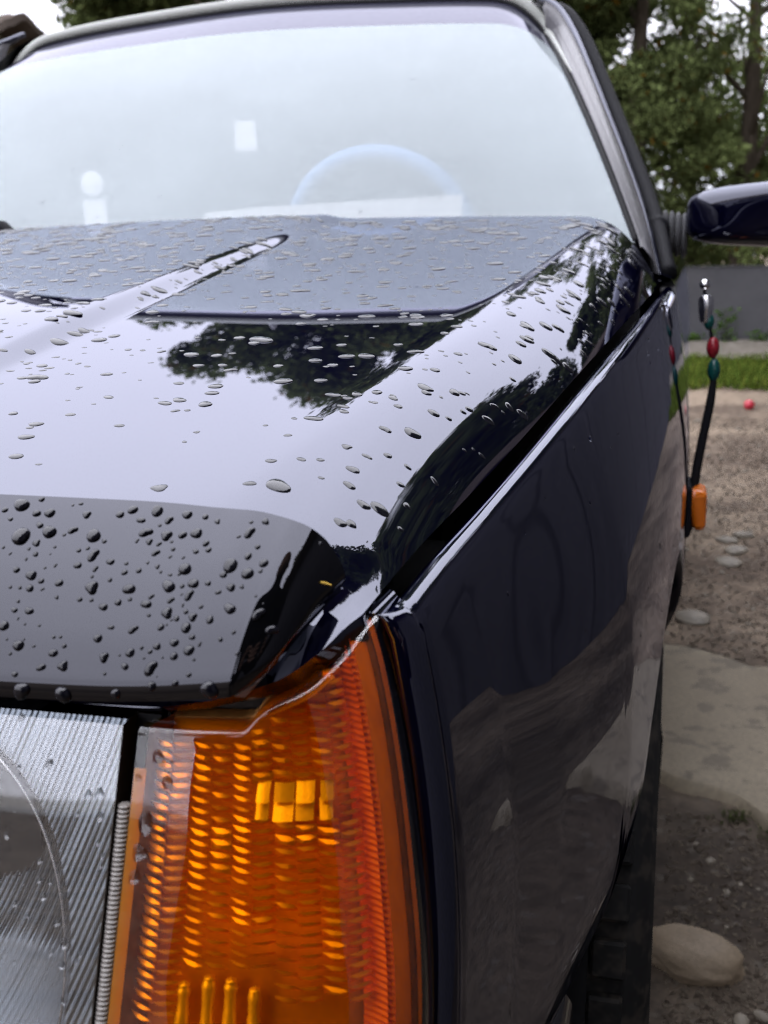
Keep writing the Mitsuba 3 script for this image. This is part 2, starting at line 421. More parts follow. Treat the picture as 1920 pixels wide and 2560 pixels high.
def tree(x, y, h, R, base, label, kind_, seed, nleaf=26000, size=.05, group=None, clumps=46, rz=0, tint=(1, 1, 1), warm=.03, sx=1.0):
    root = key('tree')
    H = h - base
    m_, c_ = crown_mesh(seed + rz, R, H, nleaf, size, clumps, tint, warm)
    m_.apply_translation([x, y, base + H / 2])
    scene[root + '__crown'] = mikit.ply(m_, 'leaf', color=c_)
    tm = trunk_mesh(seed + 50, base + H * .72, R, .05 + .018 * h)
    tm.apply_translation([x, y, 0])
    scene[root + '__trunk'] = mikit.ply(tm, 'bark', smooth=True)
    tag(root, label, 'tree', group)
    return root


# right of the windscreen, behind the wall
tree(.40, 14.6, 7.4, 1.35, .9, 'dense green tree beside the windscreen pillar, behind the grey wall', 'a', 11, nleaf=24000, clumps=80)
tree(1.75, 15.2, 7.0, 1.15, .9, 'thin leafy tree with gaps of sky at the right edge, behind the grey wall', 'b', 12, nleaf=11000, clumps=60)
tree(1.05, 16.6, 3.9, 1.7, .3, 'dark bushy tree low behind the grey wall and wing mirror', 'c', 13, nleaf=24000, clumps=90, tint=(.85, .88, .85))
tree(3.3, 14.2, 6.0, 1.3, .9, 'green tree just outside the right edge behind the grey wall', 'a', 11, rz=100)
tree(-.75, 15.6, 7.2, 1.1, 1.0, 'tall green tree hidden behind the windscreen pillar', 'c', 13, rz=70, clumps=70)
# above the roof, mirrored in the bonnet
tree(-3.3, 13.2, 8.3, 1.9, 1.5, 'biggest dark green tree rising behind the middle of the car roof', 'd', 14, nleaf=60000, size=.068, clumps=90, tint=(.8, .8, .8))
tree(-5.2, 13.6, 7.3, 1.7, 1.7, 'dark green tree rising behind the left end of the car roof', 'd', 15, nleaf=45000, size=.068, clumps=80, tint=(.8, .8, .8))
tree(-1.55, 14.0, 7.5, 1.55, 1.4, 'smaller dark tree behind the right half of the car roof', 'd', 16, nleaf=40000, size=.068, clumps=80, tint=(.8, .8, .8))

# right of the car beyond the shed, mirrored in the bonnet's shoulder and the deflector
for i, (x, y, h, R) in enumerate(((4.4, -3.0, 8.4, 2.0), (5.0, .9, 8.6, 2.0), (4.6, 4.3, 9.0, 2.0), (6.1, 7.2, 9.4, 2.1), (7.0, 11.0, 10.4, 1.9), (4.7, 14.0, 6.2, 1.5))):
    tree(x, y, h, R, 2.0, ('tree behind the end of the barn nearest the camera', 'tree behind the near half of the barn', 'tree behind the middle of the barn', 'tallest tree behind the barn', 'tall tree beyond the far end of the barn', 'lower tree outside the right edge beyond the grey wall')[i], 'e', 30 + i, nleaf=30000, size=.085, clumps=70, tint=(.6, .62, .66))

# ------------------------------------------------------------------ buildings seen directly or mirrored in the paint
def house(root, x0, x1, y0, y1, eave, ridge, label, wallm='plaster'):
    k = key(root)
    scene[k + '__wall'] = mikit.ply(box(((x0 + x1) / 2, (y0 + y1) / 2, eave / 2), (x1 - x0, y1 - y0, eave)), wallm)
    ym = (y0 + y1) / 2
    o = .45
    prof = [(y0 - o, eave - .12), (ym, ridge), (y1 + o, eave - .12)]
    sl = []
    for (ya, za), (yb, zb) in zip(prof[:-1], prof[1:]):
        nx = max(2, int((x1 - x0 + 2 * o) / .04))
        u = np.linspace(x0 - o, x1 + o, nx)
        v_ = np.linspace(0, 1, 25)
        U, Vv = np.meshgrid(u, v_, indexing='ij')
        Z = za + (zb - za) * Vv + .03 * np.abs(np.sin(U * np.pi / .24)) + .03 * ((Vv * 12) % 1)
        sl.append(solid_grid(np.stack([U, ya + (yb - ya) * Vv, Z], -1), .09))
    scene[k + '__roof'] = mikit.ply(join(*sl), 'roof_tile')
    gable = []
    for xx in (x0, x1):
        gable.append(trimesh.Trimesh([[xx, y0, eave - .01], [xx, y1, eave - .01], [xx, ym, ridge - .1]], [[0, 1, 2]], process=False))
    scene[k + '__gable'] = mikit.ply(join(*gable), wallm)
    tag(k, label, 'house')
    return k


house('house', -16., -7.3, 9.0, 15.0, 2.7, 3.95, 'house with an old tiled roof whose corner shows at the upper left')

# dark board barn to the right, mirrored in the wing
barn = key('barn')
for i in range(60):
    yb_ = -4.6 + i * .23
    hb_ = 3.7 if yb_ < 2.0 else 2.24  # near half raised as an added block shading the near ground
    scene[f'{barn}__plank' + (f'_{i:03d}' if i else '')] = mikit.ply(box((2.40 + .012 * rng.random(), yb_, hb_ / 2), (.03, .222, hb_), .004), 'barn_wood')
scene[barn + '__wall'] = mikit.ply(join(box((3.42, 5.5, 1.1), (2.0, 7.0, 2.2)), box((3.42, -1.36, 1.8), (2.0, 6.7, 3.6))), 'barn_wood')
scene[barn + '__roof'] = mikit.ply(join(*[trimesh.convex.convex_hull([[x, y, z] for x, z in ((xa, h_ - .05), (xa, h_ + .02), (4.7, h_ - .05), (3.5, h_ + .6)) for y in ys]) for xa, h_, ys in ((2.28, 2.2, (2.03, 9.5)), (1.75, 3.66, (-5.0, 2.02)))]), 'roof_tile')
tag(barn, 'dark barn of upright boards mirrored in the glossy wing', 'barn')

# ------------------------------------------------------------------ the car: surfaces
yg = np.array([-.15, .02, .09, .17, .28, .4, .65, 1.15, 1.3])
XG = CubicSpline(yg, [.704, .7165, .7215, .730, .746, .764, .793, .827, .832])
ZG = CubicSpline(yg, [.955, .960, .966, .9725, .987, 1.006, 1.035, 1.063, 1.067])
HQ = [0.9994, 0.1586, -0.0151, 0.0259, -0.0029, 17.5, 0.0212]


def hood_top(x, y):
    a0, a1, a2, A0, A1, n_, c1 = HQ
    s = x / XG(y)
    zc = a0 + a1 * y + a2 * y * y
    A = A0 + A1 * y
    B = np.maximum(zc + c1 * XG(y) - A - ZG(y), 0)
    z = zc + c1 * x - A * s * s - B * np.clip((np.abs(s) - .855) / .145, 0, 1.02) ** 2.6
    return z + .012 * sm(.372, .335, np.abs(x)) * sm(.05, .4, y) * sm(1.22, 1.13, y)


_LX = [0, .5, .6, .624, .655, .674, .687, .697, .7045, .7115, .7165, .722]
front_y = lambda x: np.interp(np.abs(x), _LX, [-.066, -.060, -.052, -.050, -.048, -.042, -.038, -.032, -.021, -.010, .004, .018])
lip_z = PchipInterpolator(_LX, [.935, .931, .926, .9255, .930, .9345, .939, .9445, .950, .9565, .9595, .960])


def hood(x, y):
    """The bonnet with its rolled front edge."""
    fy = front_y(x)
    e = np.maximum(0, .085 - (y - fy)) / .085
    return hood_top(x, y) - np.maximum(hood_top(x, fy) - lip_z(np.minimum(np.abs(x), .722)), 0) * e ** 2.2


def hood_normal(x, y, e=1e-4):
    return unit(np.array([-(hood(x + e, y) - hood(x - e, y)) / 2 / e, -(hood(x, y + e) - hood(x, y - e)) / 2 / e, 1.]))


CAR = 'parked_car'
tag(CAR, 'wet dark blue off-road car with rain drops on its bonnet', 'car')


def part(name, mesh, m, smooth=False, label=None, kind=None, color=None):
    return put(f'{CAR}__{name}', mesh, m, smooth, label=label, kind=kind, color=color)


# bonnet
sv = np.concatenate([np.linspace(-1, -.75, 40)[:-1], np.linspace(-.75, .3, 110)[:-1], np.linspace(.3, .7, 120)[:-1], np.linspace(.7, 1, 80)])
ev = np.concatenate([np.linspace(0, .12, 36)[:-1], np.linspace(.12, 1, 120)])
S, E_ = np.meshgrid(sv, ev, indexing='ij')
X0 = S * .72
for _ in range(3):
    Y0 = front_y(X0) * (1 - E_) + E_ * (1.17 + .03 * (1 - (X0 / .8) ** 2))
    X0 = S * XG(Y0)
Z0 = hood(X0, Y0)
HP = np.stack([X0, Y0, Z0], -1)
part('bonnet', solid_grid(HP, .012), 'paint', 50)

# deflector along the bonnet's front edge
DT = np.array([(-.703, .012, .955), (-.66, .005, .985), (-.3, .002, .99), (.2, .003, 1.004), (.50, .005, 1.008), (.605, .0045, 1.0078), (.645, .001, 1.007), (.668, -.006, 1.008), (.681, -.010, 1.007), (.691, -.012, 1.005), (.699, -.012, 1.001), (.704, -.011, .996), (.707, -.008, .989), (.709, -.004, .980), (.7075, -.0015, .974)])
DB = np.array([(-.69, -.03, .93), (-.65, -.06, .92), (-.3, -.068, .915), (.2, -.066, .923), (.50, -.063, .9275), (.6, -.0605, .930), (.63, -.0605, .9325), (.656, -.060, .9355), (.671, -.060, .938), (.677, -.057, .941), (.683, -.053, .945), (.6885, -.047, .950), (.6955, -.034, .959), (.701, -.018, .9655), (.7065, -.003, .9715)])
DW = np.linspace(0, 1, len(DT))
DTf, DBf = PchipInterpolator(DW, DT), PchipInterpolator(DW, DB)


def deflector(w, v):
    """w along the bonnet, v from the upper edge (0) to the lower edge (1)."""
    w, v = np.asarray(w, float), np.asarray(v, float)
    a, b = DTf(w), DBf(w)
    P = a * (1 - v[..., None]) + b * v[..., None]
    bulge = (4 * v * (1 - v))[..., None] * np.linalg.norm(a - b, axis=-1, keepdims=True) * .075
    P = P + bulge * unit(np.stack([.12 + 0 * v, -.72 + 0 * v, .68 + 0 * v], -1))
    curl = np.clip((v - .9) / .1, 0, 1) ** 2
    P[..., 1] += .0045 * curl
    P[..., 2] -= .001 * curl
    return P


dw = np.concatenate([np.linspace(0, .3, 30)[:-1], np.linspace(.3, 1, 150)])
W_, V_ = np.meshgrid(dw, np.linspace(0, 1, 40), indexing='ij')
part('bonnet_deflector', solid_grid(deflector(W_, V_), .003, True), 'acrylic', 40, label='smoked acrylic deflector along the front edge of the bonnet')
wedge = hull_of([((.672, -.050, .9365), .0012), ((.679, -.046, .9405), .0012), ((.674, -.046, .934), .0008), ((.680, -.036, .941), .001)])
part('deflector_clip', wedge, 'white_ribs', 50, label='small pale clip under the deflector')


# wing (front fender)
def flank_x(y, z):
    y, z = np.asarray(y, float), np.asarray(z, float)
    xc = XG(np.clip(y, -.1, 1.25)) + .022 + np.maximum(y - 1.25, 0) * .012
    ztop = ZG(np.clip(y, -.1, 1.25)) - .014
    B = np.interp(y, [0, .03, .2, .4, .65, 1.15, 1.3, 4], [.0235, .0265, .0365, .045, .041, .032, .030, .030])
    q = np.clip((z - .76) / (ztop - .76), 0, 1)
    x = xc + B * (1 - q * q)
    return x - 1.9 * np.maximum(0, .65 - z) ** 2


ARC_Y, ARC_Z, ARC_R = .80, .33, .43


def wing(mir=False):
    yv = np.concatenate([np.linspace(.024, .1, 14)[:-1], np.linspace(.1, 1.225, 110)])
    rows = []
    nt = 60
    for y in yv:
        xg, zg = float(XG(y)), float(ZG(y))
        tilt = 0.
        top = [(xg + .0030, zg - .06), (xg + .0030, zg - .016), (xg + .0044, zg - .0095), (xg + .0082, zg - .006), (xg + .0125, zg - .0052), (xg + .016, zg - .0062), (xg + .0188, zg - .009), (xg + .0205, zg - .0125)]
        d = y - ARC_Y
        zb = ARC_Z + math.sqrt(max(ARC_R ** 2 - d * d, 0)) if abs(d) < ARC_R else .34
        zb = max(zb, .34)
        zt = zg - .0165
        zz = zt + (zb - zt) * np.linspace(0, 1, nt)
        xx = flank_x(y, zz)
        pts = [(a, y, b) for a, b in top] + [(a, y, b) for a, b in zip(xx, zz)]
        # lip turned in at the arch
        pts += [(xx[-1] - .004, y, zb - .002), (xx[-1] - .022, y, zb + .001)]
        rows.append(pts)
    P = np.array(rows)
    # shear the front edge: it leans back with height like the lamp
    k = np.clip((.10 - P[..., 1]) / .076, 0, 1)
    lean = -.25 * (.955 - P[..., 2])
    P[..., 1] += k * np.where(P[..., 2] > .66, lean, -.25 * (.955 - .66))
    # rounded front edge (bead) turned in beside the lamp
    F0 = P[0]
    lead = []
    r = .0108
    C = F0 + np.array([-r, 0, 0])
    for th in np.radians([115, 95, 75, 55, 38, 22, 10]):
        lead.append(C + np.array([r * math.cos(th), -r * math.sin(th) * 1.05, 0]))
    inner = C + np.array([r * math.cos(math.radians(115)), -.002, 0]) + np.array([0, .03, 0])
    crease = F0 + np.array([.0008, .0012, 0])
    groove = F0 + np.array([-.0012, .0030, 0])
    out = np.concatenate([inner[None], np.array(lead), crease[None], groove[None], P[1:]], 0)
    # close the top of the bead towards the gap
    for j in range(8):
        out[:9, j, 0] = np.minimum(out[:9, j, 0], F0[j, 0])
    return grid(out, True)


wm = wing()
part('front_wing', wm, 'paint', 32)
part('front_wing', mirror_x(wm), 'paint', 32)

# bonnet gap: dark channel under the bonnet edge
yy = np.linspace(-.0, 1.2, 40)
ch = np.stack([np.stack([XG(yy) - .03, yy, ZG(yy) - .05], -1), np.stack([XG(yy) + .006, yy, ZG(yy) - .055], -1), np.stack([XG(yy) + .0065, yy, ZG(yy) - .03], -1)], 1)
part('gap_channel', grid(ch), 'black_rubber', True)

# windscreen
FR = np.array([[-.663, 1.530], [-.601, 1.562], [-.528, 1.582], [-.308, 1.606], [.016, 1.622], [.317, 1.612], [.507, 1.598], [.60, 1.575]])
FZ = PchipInterpolator(FR[:, 0], FR[:, 1])


def screen(u, v):
    """u -1..1 across, v 0..1 from bottom to top; the upper corners are rounded."""
    u, v = np.asarray(u, float), np.asarray(v, float)
    b = np.stack([.792 * u, 1.17 + .06 * u * u, 1.125 + 0 * u], -1)
    tx_ = np.where(u > 0, .584, .640) * u
    t = np.stack([tx_, 1.845 + .0 * u, FZ(np.clip(tx_, -.66, .6)) - .004 - .05 * np.maximum(0, (np.abs(u) - .80) / .2) ** 2.4], -1)
    P = b * (1 - v[..., None]) + t * v[..., None]
    P[..., 1] -= .028 * 4 * v * (1 - v)
    P[..., 2] += .02 * 4 * v * (1 - v)
    return P


U_, V_ = np.meshgrid(np.linspace(-1, 1, 90), np.linspace(0, .845, 40), indexing='ij')
part('windscreen', grid(screen(U_, V_)), 'fogged_glass', True, label='misted windscreen mirroring the pale sky')
bandv = .845 + .02 * (1 - np.linspace(-1, 1, 90) ** 2)
U_, K_ = np.meshgrid(np.linspace(-1, 1, 90), np.linspace(0, 1, 10), indexing='ij')
part('windscreen__tint_band', grid(screen(U_, .8455 + (1 - .8455) * K_)), 'tinted_glass', True, label='lavender sun strip along the top of the windscreen')

# frame round the screen: dark seal, pale gasket
us = np.linspace(-1, 1, 80)
topc = screen(us, np.ones(80))
vs = np.linspace(0, 1, 50)
rightc = screen(np.ones(50), vs)
leftc = screen(-np.ones(50), vs)
loop = np.vstack([leftc[:-1], topc[:-1], rightc[::-1]])
part('windscreen_seal', tube(loop + np.array([0, .002, .003]), .0045, 8), 'black_rubber', True)
gasket = topc + np.array([0, .018, .0165])
# the gasket runs round the upper corner and down the pillar
part('windscreen_gasket', tube(np.vstack([leftc[34:-1] + [-.008, .010, .006], gasket, (rightc[34:-1] + [.008, .010, .006])[::-1]]), np.concatenate([np.linspace(.002, .0115, 15), np.full(80, .0125), np.linspace(.0115, .002, 15)]), 12), 'grey_gasket', True, label='pale grey rubber moulding over the windscreen')

# right pillar: trim between glass and the bright drip moulding
dr_pts = np.array([(.560, 1.905, 1.618), (.593, 1.85, 1.588), (.639, 1.795, 1.529), (.711, 1.637, 1.373), (.779, 1.458, 1.218), (.811, 1.339, 1.127), (.830, 1.25, 1.066)])
tl = np.linspace(0, 1, len(dr_pts))
DR = CubicSpline(tl, dr_pts)
tt = np.linspace(0, 1, 60)
line = DR(tt)
gl = rightc[::-1][np.clip((tt * 49).astype(int), 0, 49)]
gl = np.stack([np.interp(line[:, 2], rightc[:, 2], rightc[:, k]) for k in range(3)], -1)
left_line = line * np.stack([-1 - .10 * sm(1.15, 1.6, line[:, 2]), 0 * tt + 1, 0 * tt + 1], -1)
cols = []
for f, h in ((.16, .004), (.2, .010), (.34, .014), (.36, .0115), (.38, .014), (.55, .016), (.70, .014), (.72, .011), (.74, .014), (.82, .011), (.84, .001)):
    cols.append(gl * (1 - f) + line * f + np.array([.25, -.75, .6]) * h)
pil = grid(np.stack(cols, 0), True)
part('pillar_trim', pil, 'grey_trim', 35, label='grey grooved trim on the windscreen pillar')
pl_ = mirror_x(pil)
pl_.vertices[:, 0] *= 1 + .10 * sm(1.15, 1.6, pl_.vertices[:, 2])
part('pillar_trim', pl_, 'grey_trim', 35)
part('drip_moulding', tube(line, .0062, 10), 'paint', True, label='thin shiny moulding beside the windscreen')
part('drip_moulding', tube(left_line, .0062, 10), 'paint', True)
part('pillar_seal', tube((gl * .12 + line * .88) + np.array([0, 0, 0]), .005, 8), 'black_rubber', True)

# greenhouse side, roof, doors
def side_glass(sgn):
    yk = np.linspace(0, 1, 12)
    rows = []
    for k in range(60):
        p = line[k]
        y1 = 4.2
        q = np.stack([p[0] + (.008 if sgn > 0 else .0) + (.035 if sgn > 0 else .01) * np.sin(yk * np.pi / 2), p[1] + .006 + (y1 - p[1]) * yk, p[2] + .0 * yk], -1)
        rows.append(q)
    P = np.array(rows)
    P[..., 0] *= sgn
    return grid(P, sgn < 0)


part('side_window', side_glass(1), 'dark_glass', True)
part('side_window', side_glass(-1), 'dark_glass', True)
dfr = np.stack([line[6:58, 0] + .016, line[6:58, 1] + .075, line[6:58, 2] - .004], -1)
part('door_window_frame', tube(dfr, .014, 10), 'black_plastic', True, label='black frame of the front side window')
part('door_window_frame', tube(dfr[24:] * [-1.04, 1, 1], .012, 10), 'black_plastic', True)
ru = np.linspace(-1, 1, 40)
rv = np.linspace(0, 1, 20)
RU, RV = np.meshgrid(ru, rv, indexing='ij')
topr = gasket[np.clip(((ru + 1) / 2 * 79).astype(int), 0, 79)]
ROOF = np.stack([topr[:, None, 0] * (1 + .06 * RV), 1.885 + 2.6 * RV, topr[:, None, 2] - .006 + .028 * np.sin(np.pi * np.clip(RV * 1.1, 0, 1)) * 0 - .02 * RV], -1)
part('roof', solid_grid(ROOF, .02), 'paint', 40)
# roof-top pieces
part('roof_aerial', hull_of([((-.118, 2.0, 1.645), .012), ((-.118, 2.05, 1.648), .012), ((-.116, 2.04, 1.735), .004), ((-.155, 2.02, 1.64), .006), ((-.08, 2.02, 1.64), .006)]), 'grey_trim', 40, label='small dark fin on the front of the roof')
part('roof_rail', tube([(-.46, 1.98, 1.592), (-.50, 2.1, 1.63), (-.50, 2.8, 1.65), (-.50, 3.6, 1.62)], .016, 10), 'black_plastic', True)
part('roof_rail', tube([(.53, 1.96, 1.598), (.53, 2.1, 1.625), (.53, 2.8, 1.65), (.53, 3.6, 1.62)], .016, 10), 'black_plastic', True)

# doors and rear body side
dyv = np.concatenate([np.linspace(1.234, 1.34, 8)[:-1], np.linspace(1.34, 4.2, 50)])


def door(sgn):
    rows = []
    for y in dyv:
        zt = 1.060
        zz = np.linspace(zt, .34, 50)
        xx = flank_x(y, zz) + .001
        yc = min(max(y, 0), 4.2)
        pts = [(.80 - .0 * y, y, 1.085), (xx[0] - .022, y, 1.078), (xx[0] - .008, y, 1.072)] + [(a, y, b) for a, b in zip(xx, zz)] + [(xx[-1] - .05, y, .33)]
        rows.append(pts)
    P = np.array(rows)
    P[..., 0] *= sgn
    return grid(P, sgn > 0)


part('front_door', door(1), 'paint', 32)
part('front_door', door(-1), 'paint', 32)
# body core that keeps light from leaking through
part('cabin', box((0, 2.9, .70), (1.60, 3.2, .70)), 'headliner')
part('engine_bay', box((0, .62, .60), (1.02, 1.1, .64)), 'black_rubber')
part('cowl', grid(np.stack([np.stack([np.linspace(-.80, .80, 20), 1.19 + 0 * np.linspace(0, 1, 20), 1.085 + 0 * np.linspace(0, 1, 20)], -1), np.stack([np.linspace(-.80, .80, 20), 1.36 + 0 * np.linspace(0, 1, 20), 1.085 + 0 * np.linspace(0, 1, 20)], -1)], 1), True), 'black_plastic')
part('dashboard', box((0, 1.55, 1.07), (1.5, .45, .13), .02), 'dash')
part('headlining', box((0, 3.05, 1.545), (1.12, 2.2, .02)), 'headliner')
part('rear_panel', trimesh.convex.convex_hull([[sx_ * hx, yq, zq] for sx_ in (-1, 1) for yq in (4.08, 4.14) for hx, zq in ((.855, .95), (.85, 1.06), (.585, 1.585))]), 'headliner')
part('pillar_lining', join(*[grid(np.stack([np.stack([(rightc[:, 0] + .003) * q, rightc[:, 1] + .02, rightc[:, 2] - .03], -1), np.stack([np.interp(rightc[:, 2], line[::-1, 2], line[::-1, 0]) * q, rightc[:, 1] + .06, rightc[:, 2] - .03], -1), np.stack([np.interp(rightc[:, 2], line[::-1, 2], line[::-1, 0]) * q, rightc[:, 1] + .16, rightc[:, 2] - .06], -1)], 0)) for q in (1, -1)]), 'black_rubber', True)
th = np.linspace(0, 2 * np.pi, 60)
sw = np.stack([.27 + .19 * np.cos(th), 1.735 - .07 * np.sin(th), 1.128 + .178 * np.sin(th)], -1)
part('steering_wheel', tube(sw[:-1].tolist() + [sw[0].tolist()], .0155, 12, False), 'wheel_blue', True, label='pale blue steering wheel')
for a in (200, 340, 270):
    a = math.radians(a)
    part('steering_wheel__spoke', tube([(.27, 1.735, 1.12), (.27 + .185 * math.cos(a), 1.735 - .07 * math.sin(a), 1.128 + .175 * math.sin(a))], .014, 8), 'dash', True)
part('wiper', tube([(-.34, 1.205, 1.170), (-.262, 1.195, 1.176), (-.243, 1.19, 1.1735), (-.229, 1.187, 1.164), (-.212, 1.183, 1.152), (-.185, 1.18, 1.143)], [.009, .0095, .009, .008, .006, .003], 10), 'black_plastic', True, label='black wiper arm end at the far left')

# wing mirror
for i in range(5):
    xk = .820 + i * .0108
    prof = [(0, -.0053), (.030, -.0053), (.0355, -.003), (.038, 0), (.0355, .003), (.030, .0053), (0, .0053)]
    m_ = lathe(prof, 'x', 28)
    m_.apply_translation([xk, 1.5, 1.143 - .002 * i])
    part('wing_mirror__gaiter_rib', m_, 'gaiter_rubber', 40)
mm_ = trimesh.creation.icosphere(5, 1.0)
q_ = mm_.vertices
q_ = q_ / (np.abs(q_) ** 4.5).sum(1, keepdims=True) ** (1 / 4.5)
tp = .5 + .5 * q_[:, 0]
q_ = np.stack([q_[:, 0] * .125, q_[:, 1] * .07 - .045 * tp - .030 * q_[:, 2] * tp, q_[:, 2] * (.043 + .016 * tp) - .010 * q_[:, 1] * 0], -1)
mm_.vertices = q_ + [.990, 1.49, 1.165]
part('wing_mirror__housing', mm_, 'paint', True, label='glossy dark mirror housing beaded with rain')
part('wing_mirror__foot', hull_of([((.818, 1.46, 1.15), .02), ((.818, 1.55, 1.15), .02), ((.812, 1.46, 1.10), .02), ((.812, 1.58, 1.10), .02)]), 'black_plastic', 40)

# side repeater and aerial
part('side_repeater__lens', hull_of([((.905, 1.292, .728), .010), ((.905, 1.292, .683), .010), ((.905, 1.345, .728), .010), ((.905, 1.345, .683), .010), ((.895, 1.292, .728), .012), ((.895, 1.345, .683), .012)]), 'amber_plain', 50, label='small orange repeater lamp on the wing')
part('side_repeater__base', hull_of([((.884, 1.28, .74), .008), ((.884, 1.28, .67), .008), ((.884, 1.36, .74), .008), ((.884, 1.36, .67), .008)]), 'black_plastic', 40)

# front wheel
wc = np.array([0, .80, .345])


def wheel(sgn, name):
    pr = [(.205, .015), (.215, .006), (.235, -.004), (.262, -.010), (.29, -.010), (.312, -.004), (.328, .008), (.3345, .024), (.3345, .2), (.328, .215), (.30, .228), (.25, .228), (.205, .21)]
    t_ = lathe([(r, h) for r, h in pr], 'x', 72)
    t_.vertices[:, 0] = .846 - t_.vertices[:, 0]
    t_.vertices += wc
    if sgn < 0:
        t_ = mirror_x(t_)
    part(f'{name}__tyre', t_, 'tyre_rubber', 40)
    for i in range(40):
        a = i / 40 * 2 * math.pi
        c, s = math.cos(a), math.sin(a)
        b = box((.812, 0, .338), (.034, .036, .018), .003)
        b.vertices[:, 0] -= .03 * np.clip((.341 - b.vertices[:, 2]) / .01, 0, 1) * 0
        b.vertices = np.stack([b.vertices[:, 0] + .006 * math.sin(i * 12.9), b.vertices[:, 1], b.vertices[:, 2]], -1)
        b.vertices = np.stack([b.vertices[:, 0], b.vertices[:, 1] * c - b.vertices[:, 2] * s, b.vertices[:, 1] * s + b.vertices[:, 2] * c], -1) + wc
        part(f'{name}__tread_block', mirror_x(b) if sgn < 0 else b, 'tyre_rubber')
    oth = []
    for j, xo in enumerate((.768, .725, .682, .645)):
        for i in range(40):
            a = (i + .5 * (j % 2 == 0)) / 40 * 2 * math.pi
            c, s = math.cos(a), math.sin(a)
            b = box((xo, 0, .338), (.034, .036, .018))
            b.vertices = np.stack([b.vertices[:, 0], b.vertices[:, 1] * c - b.vertices[:, 2] * s, b.vertices[:, 1] * s + b.vertices[:, 2] * c], -1) + wc
            oth.append(mirror_x(b) if sgn < 0 else b)
    part(f'{name}__tread', join(*oth), 'tyre_rubber', kind='stuff')
    rm = lathe([(.208, .012), (.206, .0), (.198, .004), (.19, .03), (.185, .06)], 'x', 60)
    rm.vertices[:, 0] = .838 - rm.vertices[:, 0]
    rm.vertices += wc
    hub = lathe([(0, -.0), (.03, .0), (.05, .01), (.06, .03)], 'x', 30)
    hub.vertices[:, 0] = .815 - hub.vertices[:, 0]
    hub.vertices += wc
    sp = []
    for i in range(5):
        a = i * 2 * math.pi / 5
        sp.append(tube([wc + [.812, .04 * math.cos(a), .04 * math.sin(a)], wc + [.822, .12 * math.cos(a), .12 * math.sin(a)], wc + [.818, .2 * math.cos(a), .2 * math.sin(a)]], [.03, .022, .026], 10))
    back = lathe([(0, .07), (.19, .07)], 'x', 40)
    back.vertices[:, 0] = .838 - back.vertices[:, 0]
    back.vertices += wc
    rr = join(rm, hub, *sp)
    part(f'{name}__rim', mirror_x(rr) if sgn < 0 else rr, 'rim_metal', 40)
    part(f'{name}__brake_disc', mirror_x(back) if sgn < 0 else back, 'black_plastic')


wheel(1, 'front_wheel')
wheel(-1, 'front_wheel_001')
# wheel-arch liner, mudflap, bumper
al = np.linspace(-.15, math.pi + .15, 40)
lin = np.stack([np.stack([np.full(40, xx), ARC_Y - (ARC_R + .01) * np.cos(al), ARC_Z + (ARC_R - .005) * np.sin(al)], -1) for xx in (.5, .72, .80)], 0)
part('arch_liner', grid(lin), 'black_rubber', True)
part('arch_liner', mirror_x(grid(lin)), 'black_rubber', True)
mf = hull_of([((.62, 1.235, .44), .006), ((.842, 1.225, .43), .006), ((.857, 1.235, .33), .006), ((.855, 1.24, .24), .006), ((.838, 1.245, .13), .006), ((.62, 1.245, .12), .006)])
part('mud_flap', mf, 'black_rubber', 40, label='black mud flap behind the front wheel')
part('mud_flap', mirror_x(mf), 'black_rubber', 40)
bp = hull_of([((-.70, -.10, .58), .03), ((.70, -.10, .58), .03), ((-.72, -.10, .42), .03), ((.72, -.10, .42), .03), ((.775, .05, .57), .02), ((.775, .05, .42), .02), ((.775, .33, .50), .018), ((.775, .33, .42), .018), ((-.775, .05, .57), .02), ((-.775, .33, .42), .02), ((-.775, .33, .5), .02)])
part('front_bumper', bp, 'paint_dusty', 40)
part('front_panel', box((0, -.02, .80), (1.12, .04, .22)), 'black_plastic')

# ------------------------------------------------------------------ headlight and indicator
TK = .28


def front_plane(x, z, y0=-.05):
    return y0 - TK * (.918 - z)


# headlight: flat lens leaning back, fluted inner lens, reflector bowl
def hl(x, z, dy=0.):
    return np.stack([x, -.0505 - TK * (.918 - z) - .010 * np.clip((.60 - x) / .4, 0, 1) + dy, z], -1)


xr = lambda z: .6165 - .06 * (.918 - z)
zz = np.linspace(.9165, .70, 40)
tq = np.linspace(0, 1, 30)
XH = .24 + (xr(zz)[None] - .24) * tq[:, None]
ZH = np.repeat(zz[None], 30, 0)
part('headlight__lens', grid(hl(XH, ZH), True), 'pane_clear', True, label='clear fluted headlight lens with water drops')
# fluted, silvered inner shell: slanting corrugations, deeper inside an oval bowl
fa = np.linspace(.44, .6135, 700)
fb = np.linspace(.914, .70, 280)
FX, FZ_ = np.meshgrid(fa, fb, indexing='ij')
rr_ = np.hypot((FX - .515) / .075, (FZ_ - .80) / .105)
bowl = sm(1.0, .93, rr_)
ph = (FX + (.914 - FZ_) * (.36 + 1.3 * (.60 - FX))) / .0029
flute = np.abs(np.sin(ph * np.pi)) * (1 - .75 * bowl * sm(.80, .79, FZ_))
jit = mnoise(np.stack([np.floor(ph) * 1.7, FZ_ * 40, 0 * ph], -1), 5)
dep = .012 + .028 * bowl * np.sqrt(np.clip(1 - .8 * rr_ ** 2, 0, 1)) + .0008 * flute * (.3 + 1.4 * jit) * (.35 + .65 * sm(.885, .86, FZ_))
HB = hl(FX, FZ_, 0.)
HB[..., 1] += dep
keepx = xr(FZ_) - .003
HB[..., 0] = np.minimum(HB[..., 0], keepx)
part('headlight__reflector', grid(HB, True), 'mirror_metal', True, label='silvered fluted inside of the headlight')
